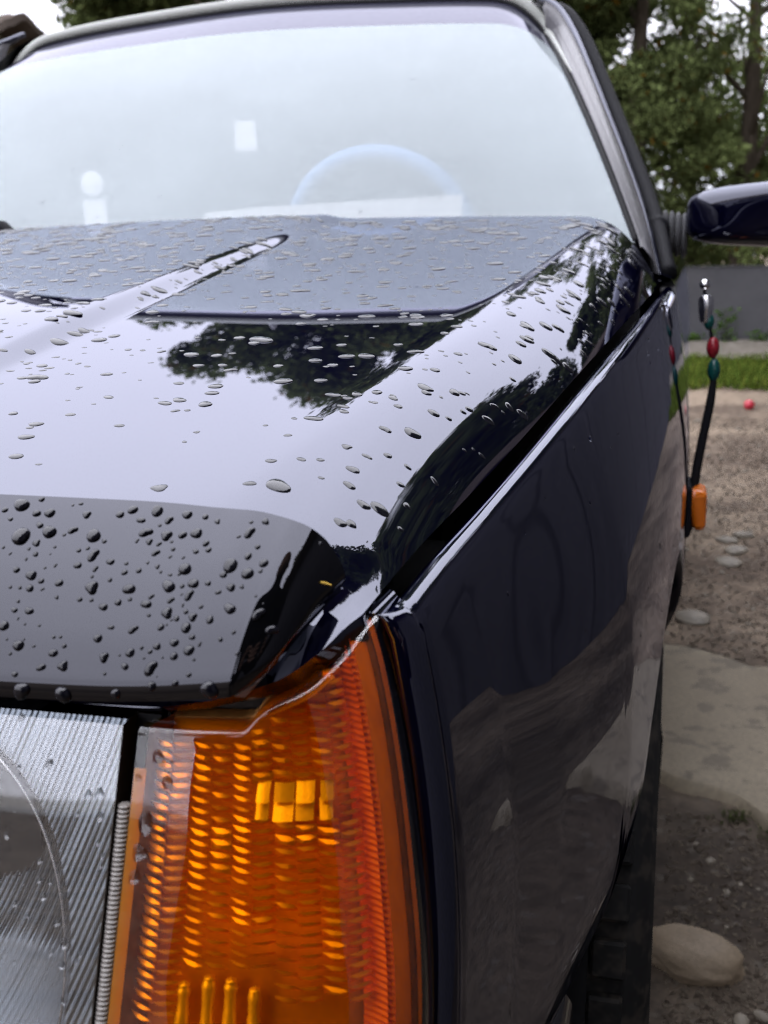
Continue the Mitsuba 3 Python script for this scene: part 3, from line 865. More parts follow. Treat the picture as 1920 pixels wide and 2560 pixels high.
ar = np.linspace(0, 2 * np.pi, 90)
part('headlight__bowl_rim', tube(hl(np.minimum(.515 + .0755 * np.cos(ar), .605), .80 + .1055 * np.sin(ar), .0068), .0006, 6), 'chrome', True, label='bright rim of the bowl inside the headlight')
part('headlight__bulb', hull_of([((.515, -.03, .80), .010), ((.515, -.058, .80), .007)]), 'white_ribs', 50)
part('headlight__housing', grid(np.stack([hl(XH, ZH, .085)[:, k] for k in range(40)], 0)), 'lamp_dark', True)
# rim of the headlight glass: dark edge, pale ribs and mustard edge
zs = np.linspace(.9165, .70, 60)
part('headlight__edge', grid(np.stack([hl(xr(zs) - .0005, zs, .0), hl(xr(zs) - .0005, zs, .05)], 0)), 'lamp_dark', True)
part('lamp_gap', grid(np.stack([hl(xr(zs), zs, .014), hl(xr(zs) + .012, zs, .014)], 0), True), 'black_rubber', True)
rb = []
for i in range(90):
    z = .880 - i * .0021
    m_ = trimesh.creation.icosphere(2, 1.0)
    m_.apply_scale([.0033, .003, .0013])
    m_.apply_translation(hl(np.array(float(xr(z)) + .0030), np.array(z), .004))
    rb.append(m_)
part('headlight__ribbed_rim', join(*rb), 'white_ribs', True, kind='stuff', label='pale ribbed edge between the headlight and the orange lamp')


# indicator lens
xr_z = PchipInterpolator([.60, .7728, .801, .845, .8892, .9338, .9499, .97], [.757, .7552, .7534, .7473, .7393, .7282, .7224, .714])


def lens(w, z, inset=0.):
    """w 0..1 round the corner from the headlight to the wing."""
    w, z = np.broadcast_arrays(np.asarray(w, float), np.asarray(z, float))
    xl = .6240 - .06 * (.918 - z)
    yl = -.050 - TK * (.918 - z)
    xr_, yr_ = xr_z(z), .0142 - TK * (.955 - z)
    a = w * np.pi / 2
    ex = 2 / 2.7
    x = xl + (xr_ - xl) * np.sin(a) ** ex
    y = yl + (yr_ - yl) * (1 - np.cos(a) ** ex)
    if inset:
        x = x - inset * np.sin(a) ** 1.5
        y = y + inset * np.cos(a) ** .5
    return np.stack([x, y, z + 0 * x], -1)


zfold = PchipInterpolator([.60, .655, .672, .681, .70, .711, .7185, .7235, .74], [.917, .918, .9185, .927, .9355, .9445, .9525, .957, .957])
ww = np.concatenate([np.linspace(0, .25, 30)[:-1], np.linspace(.25, .8, 50)[:-1], np.linspace(.8, 1, 30)])
rows = []
for w_ in ww:
    zf = .93
    for _ in range(6):
        zf = float(zfold(lens(w_, zf)[0]))
    zz = np.linspace(zf - .0050, .66, 50)
    body = lens(w_, zz)
    d = unit((np.array([.665, .035, zf]) - body[0]) * np.array([1, 1, 0]))
    C_ = body[0] + d * .0050
    top = [C_ + d * .017 + [0, 0, .0012], C_ + d * .009 + [0, 0, .0040]] + [C_ - d * .0050 * math.cos(q) + np.array([0, 0, .0050]) * math.sin(q) for q in np.radians([90, 75, 60, 45, 30, 15])]
    rows.append(np.vstack([top, body]))
LN = np.array(rows)
part('indicator_lamp__lens', grid(LN), 'amber_lens', True, label='glossy amber indicator lens wrapping round the corner')

# inner prisms: columns of small pillows behind the lens
def pillow(seed, sx, sz, hh):
    g = np.random.default_rng(seed)
    n_ = 4
    a = np.linspace(-1, 1, n_)
    A, B = np.meshgrid(a, a, indexing='ij')
    ox, oz = g.uniform(-.12, .12), .55 + g.uniform(-.15, .15)
    H = .8 * (1 - np.abs(A) ** 2.2) * (1 - np.abs(B) ** 2) + .45 * (ox * A + oz * B)
    return np.stack([A * sx, -H * hh, B * sz], -1)


cols_w = np.arcsin(np.linspace(.045, .905, 11) ** 1.35) * 2 / np.pi
kk = 0
for ci in range(10):
    w0, w1 = cols_w[ci], cols_w[ci + 1]
    wmid = (w0 + w1) / 2
    g = np.random.default_rng(ci)
    pitch = (.0046, .0045, .0047, .0052, .0044, .0047, .0056, .0045, .0048, .0046)[ci]
    ztop = float(zfold(lens(wmid, .93)[0])) - .010
    zlow = .782 if ci in (0, 1) else (.808 if ci < 6 else .796)
    z = ztop
    while z - pitch > zlow:
        if ci in (5, 6, 7, 8) and .8765 < z - pitch / 2 < .8930:
            z -= pitch
            continue
        c0 = lens(w0, z - pitch / 2, .010)
        c1 = lens(w1, z - pitch / 2, .010)
        c = (c0 + c1) / 2
        tx = unit(c1 - c0)
        half = np.linalg.norm(c1 - c0) / 2 * .97
        P = pillow(kk, half, pitch / 2 * .985, .0019 + .0012 * g.random())
        P = P.reshape(-1, 3)
        nrm = np.array([-tx[1], tx[0], 0]) * -1
        # depth runs along the normal (outwards is -nrm)
        out = unit(np.array([tx[1], -tx[0], 0]))
        tiltz = g.normal(0, .10) + 1.3 * (mnoise(np.array([ci * .62, z * 85, 4.])) - .5)
        Q = c + P[:, :1] * tx + (-P[:, 1:2]) * out + P[:, 2:3] * unit(np.array([0, -TK, 1.]))
        Q = Q + out * (-(P[:, 2:3]) * tiltz) + out * (P[:, :1] * (.42, -.25, .3, .05, .38, -.3, .2, -.1, .35, -.2)[ci])
        m_ = grid(Q.reshape(4, 4, 3), True)
        part('indicator_lamp__prism', m_, 'amber_prism', 30)
        kk += 1
        z -= pitch
# the bright block right of centre: tall facets tipped skyward, hot reflection painted in
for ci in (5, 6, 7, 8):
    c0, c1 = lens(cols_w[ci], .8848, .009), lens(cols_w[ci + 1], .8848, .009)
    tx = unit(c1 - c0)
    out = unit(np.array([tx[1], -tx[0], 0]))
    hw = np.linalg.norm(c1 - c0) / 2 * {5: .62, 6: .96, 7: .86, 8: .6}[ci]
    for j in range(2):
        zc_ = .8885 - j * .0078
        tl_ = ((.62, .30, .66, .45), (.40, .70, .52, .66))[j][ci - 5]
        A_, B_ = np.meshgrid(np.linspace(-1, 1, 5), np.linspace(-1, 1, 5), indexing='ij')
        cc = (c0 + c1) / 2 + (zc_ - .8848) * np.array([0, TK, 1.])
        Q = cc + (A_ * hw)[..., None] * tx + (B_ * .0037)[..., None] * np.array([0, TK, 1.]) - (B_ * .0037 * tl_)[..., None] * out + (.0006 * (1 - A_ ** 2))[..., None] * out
        part('indicator_lamp__facet', grid(Q, True), 'amber_lit', True, label='yellow facet in the orange lamp coloured as its hot reflection')
# upright ribs in the lower half, their glow painted in brighter amber
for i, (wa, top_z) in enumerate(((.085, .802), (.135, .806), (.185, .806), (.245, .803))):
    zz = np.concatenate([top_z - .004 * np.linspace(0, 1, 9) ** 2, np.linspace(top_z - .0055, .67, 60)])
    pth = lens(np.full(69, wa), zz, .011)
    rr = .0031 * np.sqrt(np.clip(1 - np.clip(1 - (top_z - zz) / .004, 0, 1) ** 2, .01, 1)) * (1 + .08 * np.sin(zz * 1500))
    part('indicator_lamp__upright_rib', tube(pth + [0, .002, 0], rr * (1 + .12 * np.sin(zz * 2600 + i)), 10), 'amber_lit', True)
# back plate behind the prisms, divider with serrated red strip, side wall
Wb, Zb = np.meshgrid(np.linspace(.012, .80, 40), np.linspace(.955, .66, 50), indexing='ij')
Pb = lens(Wb, Zb, .020)
Pb[..., 2] = np.minimum(Pb[..., 2], zfold(np.clip(lens(Wb, Zb)[..., 0], .6, .74)) - .004)
part('indicator_lamp__back_plate', grid(Pb), 'deep_amber', True)
zs = np.linspace(.950, .66, 400)
zz_ = np.abs((np.arange(400) % 4) - 2) / 2.
st = []
for k_, wv in enumerate((.668, .722, .738, .765)):
    off = (.017, .0065, .010, .006)[k_]
    st.append(lens(np.full(400, wv), zs, off) + np.stack([0 * zs, 0 * zs, 0 * zs], -1) + np.outer(zz_ * (.0012 if k_ in (1, 2) else .0003), [.5, -.8, .2]))
part('indicator_lamp__serrated_divider', grid(np.array(st)), 'red_prism', 20, label='red serrated strip inside the orange lamp')
Wb, Zb = np.meshgrid(np.linspace(.755, .905, 20), np.linspace(.952, .66, 50), indexing='ij')
part('indicator_lamp__side_wall', grid(lens(Wb, Zb, .0065)), 'amber_wall', True)
Wb, Zb = np.meshgrid(np.linspace(.895, .968, 20), np.linspace(.953, .66, 50), indexing='ij')
part('indicator_lamp__side_rim', grid(lens(Wb, Zb, .006)), 'brown_wall', True)
Wb, Zb = np.meshgrid(np.linspace(.95, 1.0, 8), np.linspace(.953, .66, 50), indexing='ij')
part('indicator_lamp__outer_edge', grid(lens(Wb, Zb, .0052)), 'amber_wall', True)
# ridges on the top face
rg = []
for i in range(26):
    w_ = .30 + i * .011
    k_ = int(np.argmin(abs(ww - w_)))
    a, b = LN[k_, 0], LN[k_, 5]
    rg.append(tube([a + [0, 0, -.004], b + [0, .001, -.0035]], .0006, 6))
part('indicator_lamp__top_ridge', join(*rg), 'amber_prism', True, kind='stuff', label='fine ridges under the top of the orange lens')
part('indicator_lamp__inner_wall', grid(np.stack([lens(np.full(40, .0), np.linspace(.915, .66, 40)) + [.0035, .004, 0], lens(np.full(40, .02), np.linspace(.915, .66, 40)) + [0, .02, 0]], 0), True), 'brown_wall', True)
# mustard edge at the left of the lens
zs = np.linspace(.897, .66, 40)
part('indicator_lamp__inner_edge', grid(np.stack([lens(np.zeros(40), zs) + [-.0012, .003, 0], lens(np.full(40, .0), zs) + [.0045, .0035, 0]], 0), True), 'mustard', True, label='mustard coloured inner edge of the orange lamp')
part('indicator_lamp__housing', grid(np.stack([lens(np.linspace(0, 1, 30), z, .035) for z in (.97, .66)], 1)), 'lamp_dark', True)

# aerial with beads
apts = np.array([(.888, 1.33, .66), (.893, 1.335, .70), (.899, 1.34, .77), (.911, 1.345, .85), (.917, 1.345, .905), (.914, 1.345, .96), (.902, 1.345, 1.02), (.897, 1.345, 1.055)])
ac = CubicSpline(np.linspace(0, 1, len(apts)), apts)
ta = np.linspace(0, 1, 60)
part('aerial__rod', tube(ac(ta), np.interp(ta, [0, .12, .5, .62, .68, 1], [.0065, .008, .0072, .0045, .0028, .0025]), 10), 'black_plastic', True, label='curved black aerial rod beside the orange repeater')


def bead(t, r, h, m, label):
    c = ac(t)
    b_ = trimesh.creation.icosphere(3, 1.0)
    b_.apply_scale([r * .8, r * .8, h * .9])
    b_.apply_translation(c)
    part('aerial__bead', b_, m, True, label=label)


bead(.625, .0125, .021, 'green_bead', 'lower dark green bead')
bead(.715, .0125, .019, 'red_bead', 'red bead')
bead(.81, .010, .015, 'green_bead', 'upper green bead')
m_ = lathe([(0, -.03), (.008, -.028), (.011, -.01), (.012, .006), (.0085, .014), (0, .017)], 'z', 24)
m_.apply_translation(ac(.88))
part('aerial__bell', m_, 'chrome', 40, label='chrome bell on the aerial')
b_ = trimesh.creation.icosphere(3, .0085)
b_.apply_translation(ac(1.0) + [0, 0, .004])
part('aerial__tip', b_, 'chrome', True, label='chrome tip of the aerial')

# ------------------------------------------------------------------ the photographer, mirrored in the deflector and the lamp
def figure(bones, length, iters=8):
    import manifold3d as m3
    acc = None
    for (a, ra), (b, rb_) in bones:
        h = m3.Manifold.batch_hull([m3.Manifold.sphere(ra, 28).translate(list(map(float, a))), m3.Manifold.sphere(rb_, 28).translate(list(map(float, b)))])
        acc = h if acc is None else acc + h
    mm = acc.refine_to_length(length).to_mesh()
    m_ = trimesh.Trimesh(mm.vert_properties[:, :3], mm.tri_verts)
    trimesh.smoothing.filter_taubin(m_, .5, -.53, iters)
    return m_


J = dict(chest=(.79, -.69, 1.40), neck=(.79, -.55, 1.56), ls=(.54, -.58, 1.49), rs=(1.06, -.60, 1.50),
         le=(.46, -.58, 1.06), re=(1.15, -.60, 1.16), lw=(.785, -.535, 1.085), rw=(.925, -.535, 1.085))
legs = []
for sx_, foot in ((.60, (.55, -.66, .09)), (.90, (.95, -.84, .09))):
    kn = ((sx_ + foot[0]) / 2, (-.68 + foot[1]) / 2 + .03, .50)
    legs += [(((sx_, -.67, .92), .125), (kn, .068)), ((kn, .066), (foot, .046)), (((foot[0], foot[1] - .04, .045), .045), ((foot[0] - .02, foot[1] + .17, .035), .034))]
body = legs + [(((.62, -.66, 1.0), .14), ((.90, -.70, 1.0), .14)), (((.58, -.66, .90), .135), ((.92, -.70, .90), .135)), (((.57, -.66, .74), .12), ((.93, -.70, .74), .12)), (((.60, -.66, .92), .13), ((.55, -.66, .74), .12)), (((.76, -.68, 1.0), .15), (J['chest'], .155)), ((J['chest'], .155), ((.79, -.57, 1.50), .11)),
               ((J['ls'], .085), (J['rs'], .085)), ((J['ls'], .085), ((.74, -.75, 1.25), .14)), ((J['rs'], .085), ((.84, -.75, 1.25), .14)),
               ((J['ls'], .078), (J['le'], .055)), ((J['le'], .055), (J['lw'], .038)), ((J['rs'], .078), (J['re'], .055)), ((J['re'], .055), (J['rw'], .038)),
               ((J['neck'], .062), ((.79, -.46, 1.64), .058))]
scene['person__clothing'] = mikit.ply(figure(body, .022), 'dark_cloth', smooth=True)
def shift(m_):
    m_.vertices = m_.vertices + [-.05, .13, .09]
    return m_


hd = figure([(((.84, -.58, 1.62), .088), ((.84, -.55, 1.66), .092)), (((.835, -.52, 1.565), .05), ((.84, -.55, 1.63), .08)), (((.835, -.468, 1.60), .012), ((.838, -.475, 1.635), .008)),
             (((.75, -.565, 1.615), .014), ((.752, -.57, 1.64), .016)), (((.928, -.565, 1.615), .014), ((.927, -.57, 1.64), .016)), (((.845, -.60, 1.55), .056), ((.84, -.58, 1.6), .07))], .010, 4)
scene['person__head'] = mikit.ply(shift(hd), 'skin', smooth=True)
scene['person__hair'] = mikit.ply(shift(figure([(((.84, -.60, 1.655), .092), ((.84, -.565, 1.69), .086)), (((.84, -.63, 1.60), .06), ((.84, -.61, 1.66), .085))], .012, 4)), 'dark_cloth', smooth=True)
for sgn, wr, nm in ((-1, J['lw'], 'hand'), (1, J['rw'], 'hand_001')):
    w_ = np.array(wr, float)
    pc_ = w_ + [-.012 * sgn, .035, .022]
    bn = [((w_, .027), (pc_, .027)), ((pc_ + [0, 0, -.018], .018), (pc_ + [0, 0, .02], .018))]
    for fi in range(4):
        b0 = pc_ + [0, .012, .026 - .018 * fi]
        b1 = b0 + [-.006 * sgn, .024 - .002 * fi, .002]
        b2 = b1 + [-.020 * sgn, .004, 0]
        bn += [((b0, .0095), (b1, .0085)), ((b1, .0085), (b2, .0075))]
    t1 = pc_ + [-.016 * sgn, -.004, .02]
    bn += [((pc_ + [0, -.008, .01], .013), (t1, .010)), ((t1, .010), (t1 + [-.018 * sgn, .004, .01], .008))]
    scene[f'person__{nm}'] = mikit.ply(figure(bn, .005, 3), 'skin', smooth=True)
tag('person', 'person in dark clothes leaning over the bonnet with a camera, mirrored in the deflector', 'person')
put('pocket_camera', box((.8495, -.476, 1.124), (.105, .018, .06), .004), 'black_plastic', label='small black camera held in both hands before the car', category='camera')

# ------------------------------------------------------------------ loose things
def rock(seed, s, flat=1.0, sub=4):
    m_ = trimesh.creation.icosphere(sub, 1.0)
    v = m_.vertices
    v = v * (1 + .35 * (mfbm(v * 1.1 + seed * 7.3, 3, seed) - .5) + .08 * (mfbm(v * 5 + seed, 3, seed) - .5))[:, None]
    m_.vertices = v * np.asarray(s)
    return m_


def lay(m_, x, y, dz=0., rz=0.):
    m_ = m_.copy()
    m_.apply_transform(trimesh.transformations.rotation_matrix(rz, [0, 0, 1]))
    m_.apply_translation([x, y, float(ground_z(x, y)) + dz])
    return m_


gm_ = []
gp = [trimesh.creation.icosphere(1, 1.0).vertices * [1, .8, .6] for _ in range(1)]
gf = trimesh.creation.icosphere(1, 1.0).faces
for i in range(5200):
    y = .9 + 6 * rng.random() ** 2
    x = .88 + (y + .455) * rng.uniform(0, .11)
    if 1.6 < y < 2.5:
        continue
    r_ = rng.uniform(.0012, .0034) * (1 + .3 * y)
    a_ = rng.uniform(0, 6.28)
    q_ = gp[0] * (1 + rng.uniform(-.3, .3, (len(gp[0]), 1))) * r_
    q_ = np.stack([q_[:, 0] * math.cos(a_) - q_[:, 1] * math.sin(a_), q_[:, 0] * math.sin(a_) + q_[:, 1] * math.cos(a_), q_[:, 2]], -1)
    gm_.append(trimesh.Trimesh(q_ + [x, y, float(ground_z(x, y)) + r_ * .15], gf, process=False))
put('grit', join(*gm_), 'grit_soil', False, label='loose grit and crumbs of soil over the bare dirt', category='grit', kind='stuff')
put('boulder', lay(rock(3, (.088, .058, .040)), .922, 1.115, .012, -.25), 'stone', True, label='large smooth tan stone on the dirt by the front wheel', category='stone')
put('flat_stone', lay(rock(5, (.052, .06, .016)), .948, 2.80, .01, .2), 'pale_stone', True, label='flat pale stone on the dirt beyond the concrete slab', category='stone')
put('apple', lay(trimesh.creation.icosphere(3, .036), 1.384, 7.263, .033), 'apple_red', True, label='small red fallen apple on the dirt before the grass', category='apple')
for i, (x, y, s_) in enumerate(((1.085, 3.72, .045), (1.115, 3.60, .05), (1.08, 3.45, .06), (1.15, 3.80, .04))):
    put('flat_stone', lay(rock(20 + i, (s_, s_ * .8, .014)), x, y, .004, i), 'pale_stone', True, label=('middle left pale flat stone of the four right of the orange repeater', 'middle right pale flat stone of the four right of the orange repeater', 'nearest pale flat stone of the four right of the orange repeater', 'farthest pale flat stone of the four right of the orange repeater')[i], category='stone')
pebs = [(.960, 1.42, .010), (.985, 1.33, .009), (.935, 1.48, .006), (.955, 1.30, .004), (.99, .985, .014), (1.02, 1.0, .011), (.98, 1.22, .005), (1.01, 1.36, .006)]
for i in range(48):
    y = .95 + 6.5 * rng.random() ** 1.6
    x = .90 + (y + .455) * rng.uniform(.0, .10)
    if 1.5 < y < 2.6:
        continue
    pebs.append((x, y, rng.uniform(.003, .008) * (1 + .25 * y)))
PV = [mikit.ply(rock(40 + i, (1, .8, .6), sub=2), 'pale_stone', smooth=True) for i in range(5)]
for i, (x, y, s_) in enumerate(pebs):
    k = put('pebble', PV[i % 5], None, label='small pale pebble lying on the bare dirt', category='pebble', group='pebbles on the dirt',
            to_world=T().translate([x, y, float(ground_z(x, y)) + s_ * .05]).rotate([0, 0, 1], float(rng.uniform(0, 360))).scale([s_ * rng.uniform(.8, 1.3), s_, s_]))
# yellow bit on the deflector
pb = deflector(np.array([.9, .9, .9]) * 0 + .873, np.array([.42, .42, .42]))
YB = (.873, .42)
pc = deflector(*YB)
put('plant_bit', tube([pc + [-.004, -.0015, .0018], pc + [-.0015, -.001, .0022], pc + [.0015, -.0008, .0018], pc + [.0042, -.0006, .001]], [.0003, .0007, .0007, .0003], 8), 'yellow_bit', True,
    label='tiny yellow plant bit stuck on the right end of the deflector', category='plant bit')
# things behind the windscreen
sh = np.array([[-.05, 1.50, 1.15], [-.01, 1.50, 1.197], [.10, 1.50, 1.204], [.48, 1.50, 1.214], [.48, 1.50, 1.15]])  # upright sheet added as the windscreen's reflection of paper on the dash
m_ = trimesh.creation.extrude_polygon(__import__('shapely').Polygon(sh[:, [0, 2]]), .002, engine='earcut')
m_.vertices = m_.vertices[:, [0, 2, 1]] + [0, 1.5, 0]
put('paper_reflection', m_, 'paper', label='pale upright sheet standing in for paper mirrored in the windscreen', category='paper')
m_ = box((.077, 1.497, 1.33), (.042, .002, .052), .0006)
put('sticker', m_, 'paper', label='small white rectangular sticker near the middle of the windscreen', category='sticker')
put('air_freshener', box((-.243, 1.5, 1.19), (.05, .003, .075), .001), 'paper', label='pale card hanging inside the windscreen at the left', category='card')
sc = lathe([(0, -.004), (.02, -.003), (.024, 0), (.012, .003), (0, .006)], 'y', 24)
sc.apply_translation([-.24, 1.49, 1.256])
put('suction_cup', sc, 'paper', 40, label='white suction cup on the windscreen above the hanging card', category='suction cup')

# ------------------------------------------------------------------ water drops
def drop_mesh(seed, irr=.25):
    g = np.random.default_rng(seed)
    na, nr = 20, 7
    a = np.arange(na) * 2 * np.pi / na
    rad = 1 + irr * sum(g.normal(0, .7) / k ** .7 * np.cos(k * a + g.uniform(0, 6.28)) for k in (1, 2, 3))
    th_ = np.linspace(0, 1, nr)
    R = np.sin(th_ * np.pi / 2) ** .8
    H = np.sqrt(np.clip(1 - R ** 2.6, 0, 1))
    P = np.stack([np.outer(R, rad * np.cos(a)), np.outer(R, rad * np.sin(a)), np.repeat(H[:, None], na, 1)], -1)
    P[-1, :, 2] = -.12
    return grid(P, flip=True, wrap=True)


DROPS = [mikit.ply(drop_mesh(i, .12 + .07 * (i % 4)), 'water', smooth=True) for i in range(12)]
BEADS = [mikit.ply(drop_mesh(i, .12 + .07 * (i % 4)), 'water_bead', smooth=True) for i in range(12)]
DV = [drop_mesh(i, .12 + .07 * (i % 4)) for i in range(12)]


def drop_matrix(p, n, d, hgt, rot, stretch=1.):
    n = unit(n)
    a = unit(np.cross([0, 1, .01], n))
    b = np.cross(n, a)
    u = a * math.cos(rot) + b * math.sin(rot)
    v = np.cross(n, u)
    M = np.eye(4)
    M[:3, 0], M[:3, 1], M[:3, 2], M[:3, 3] = u * d / 2 * stretch, v * d / 2, n * hgt, p
    return M


DEF_DROPS = [(0.3068, 0.064, 0.0075), (0.3025, 0.097, 0.0032), (0.3124, 0.023, 0.0032), (0.3132, 0.109, 0.0042), (0.3176, 0.105, 0.0052), (0.3321, 0.102, 0.0041), (0.3276, 0.038, 0.0021), (0.3247, 0.05, 0.0016), (0.348, 0.092, 0.004), (0.3541, 0.06, 0.0045), (0.3707, 0.048, 0.006), (0.3626, 0.119, 0.0035), (0.3848, 0.103, 0.0041), (0.4003, 0.062, 0.0047), (0.4219, 0.065, 0.0034), (0.4408, 0.087, 0.0031), (0.3787, 0.141, 0.002), (0.3056, 0.15, 0.0026), (0.3161, 0.178, 0.0036), (0.3204, 0.212, 0.0072), (0.3117, 0.251, 0.0088), (0.3294, 0.192, 0.0039), (0.3264, 0.22, 0.0018), (0.3393, 0.221, 0.0072), (0.3457, 0.247, 0.0025), (0.3707, 0.183, 0.0049), (0.3892, 0.194, 0.0053), (0.4061, 0.183, 0.0041), (0.4221, 0.164, 0.0053), (0.3974, 0.226, 0.0017), (0.3661, 0.234, 0.002), (0.3761, 0.236, 0.0034), (0.3857, 0.242, 0.0024), (0.4401, 0.219, 0.0033), (0.4475, 0.255, 0.003), (0.5071, 0.133, 0.0048), (0.4878, 0.167, 0.0019), (0.5406, 0.212, 0.0028), (0.5002, 0.075, 0.0021), (0.3176, 0.276, 0.0036), (0.3158, 0.309, 0.0018), (0.3248, 0.292, 0.0018), (0.3073, 0.308, 0.0019), (0.3189, 0.334, 0.0029), (0.3103, 0.337, 0.0016), (0.3241, 0.33, 0.0012), (0.3351, 0.304, 0.0025), (0.3388, 0.289, 0.002), (0.3427, 0.321, 0.005), (0.4025, 0.264, 0.0024), (0.4314, 0.268, 0.0028), (0.3865, 0.29, 0.0034), (0.4031, 0.307, 0.0017), (0.4197, 0.304, 0.0017), (0.3162, 0.363, 0.0018), (0.337, 0.382, 0.0035), (0.3536, 0.356, 0.0034), (0.3649, 0.358, 0.0021), (0.3824, 0.348, 0.0017), (0.3938, 0.364, 0.0024), (0.3277, 0.386, 0.0018), (0.324, 0.4, 0.0014), (0.3142, 0.419, 0.0036), (0.3202, 0.441, 0.0051), (0.3463, 0.392, 0.0026), (0.3772, 0.391, 0.0029), (0.3659, 0.405, 0.0029), (0.399, 0.387, 0.0017), (0.4125, 0.4, 0.0019), (0.4282, 0.365, 0.0061), (0.4235, 0.391, 0.0019), (0.4922, 0.321, 0.0065), (0.5261, 0.276, 0.0037), (0.5776, 0.297, 0.0041), (0.5398, 0.367, 0.0054), (0.4883, 0.382, 0.0033), (0.5753, 0.345, 0.002), (0.3243, 0.469, 0.003), (0.3458, 0.431, 0.0018), (0.3573, 0.446, 0.0025), (0.3316, 0.474, 0.0038), (0.3211, 0.507, 0.004), (0.3173, 0.503, 0.002), (0.3142, 0.505, 0.002), (0.3259, 0.506, 0.0018), (0.3478, 0.488, 0.0063), (0.3747, 0.486, 0.0056), (0.4168, 0.461, 0.0061), (0.4335, 0.452, 0.0024), (0.4468, 0.438, 0.0047), (0.4678, 0.431, 0.003), (0.5122, 0.447, 0.0041), (0.5361, 0.44, 0.0022), (0.4895, 0.477, 0.0026), (0.4473, 0.494, 0.0039), (0.4374, 0.495, 0.0013), (0.4004, 0.512, 0.0025), (0.4268, 0.523, 0.003), (0.3787, 0.534, 0.0021), (0.369, 0.553, 0.0034), (0.3589, 0.579, 0.004), (0.3433, 0.546, 0.0027), (0.3497, 0.547, 0.0021), (0.3325, 0.543, 0.0022), (0.3185, 0.572, 0.002), (0.318, 0.614, 0.0028), (0.3232, 0.613, 0.0038), (0.3977, 0.553, 0.0043), (0.4441, 0.547, 0.0015), (0.428, 0.589, 0.0051), (0.4515, 0.58, 0.0026), (0.4698, 0.553, 0.0022), (0.4057, 0.605, 0.0021), (0.4433, 0.615, 0.0028), (0.4633, 0.604, 0.0039), (0.4371, 0.621, 0.0013), (0.5241, 0.56, 0.005), (0.316, 0.687, 0.0048), (0.3201, 0.65, 0.0014), (0.3231, 0.674, 0.0014), (0.3287, 0.678, 0.0016), (0.3696, 0.669, 0.0027), (0.393, 0.67, 0.0038), (0.4268, 0.658, 0.0033), (0.46, 0.662, 0.0048), (0.4328, 0.644, 0.0013), (0.4922, 0.618, 0.0035), (0.3359, 0.725, 0.002), (0.339, 0.722, 0.0018), (0.3612, 0.722, 0.0044), (0.3181, 0.746, 0.0014), (0.3241, 0.741, 0.0012), (0.4718, 0.702, 0.0027), (0.4501, 0.728, 0.0041), (0.4306, 0.745, 0.0035), (0.3226, 0.771, 0.0055), (0.3286, 0.77, 0.0016), (0.3419, 0.762, 0.0025), (0.4862, 0.733, 0.0018), (0.41, 0.752, 0.0019), (0.4236, 0.771, 0.0024), (0.3979, 0.78, 0.0043), (0.4557, 0.791, 0.0037), (0.4736, 0.768, 0.0046), (0.3375, 0.795, 0.0039), (0.3205, 0.807, 0.0018), (0.4416, 0.797, 0.0013), (0.4185, 0.801, 0.0013), (0.3861, 0.791, 0.0013), (0.3708, 0.802, 0.0048), (0.3436, 0.848, 0.0046), (0.3336, 0.859, 0.0037), (0.3966, 0.841, 0.0036), (0.4313, 0.84, 0.0056), (0.3754, 0.874, 0.0019), (0.4421, 0.883, 0.0009), (0.4388, 0.926, 0.0042), (0.4672, 0.913, 0.0029), (0.4843, 0.808, 0.0016), (0.4826, 0.877, 0.0025), (0.3268, 0.964, 0.0079), (0.3448, 0.97, 0.0078), (0.392, 0.962, 0.0047), (0.3238, 0.895, 0.0028), (0.5219, 0.948, 0.0072), (0.6246, 0.578, 0.0049), (0.5493, 0.673, 0.002), (0.5227, 0.712, 0.0025), (0.7122, 0.693, 0.0049), (0.5788, 0.782, 0.0018), (0.5359, 0.055, 0.0037), (0.7548, 0.054, 0.002), (0.5877, 0.483, 0.0013), (0.6284, 0.526, 0.0009)]
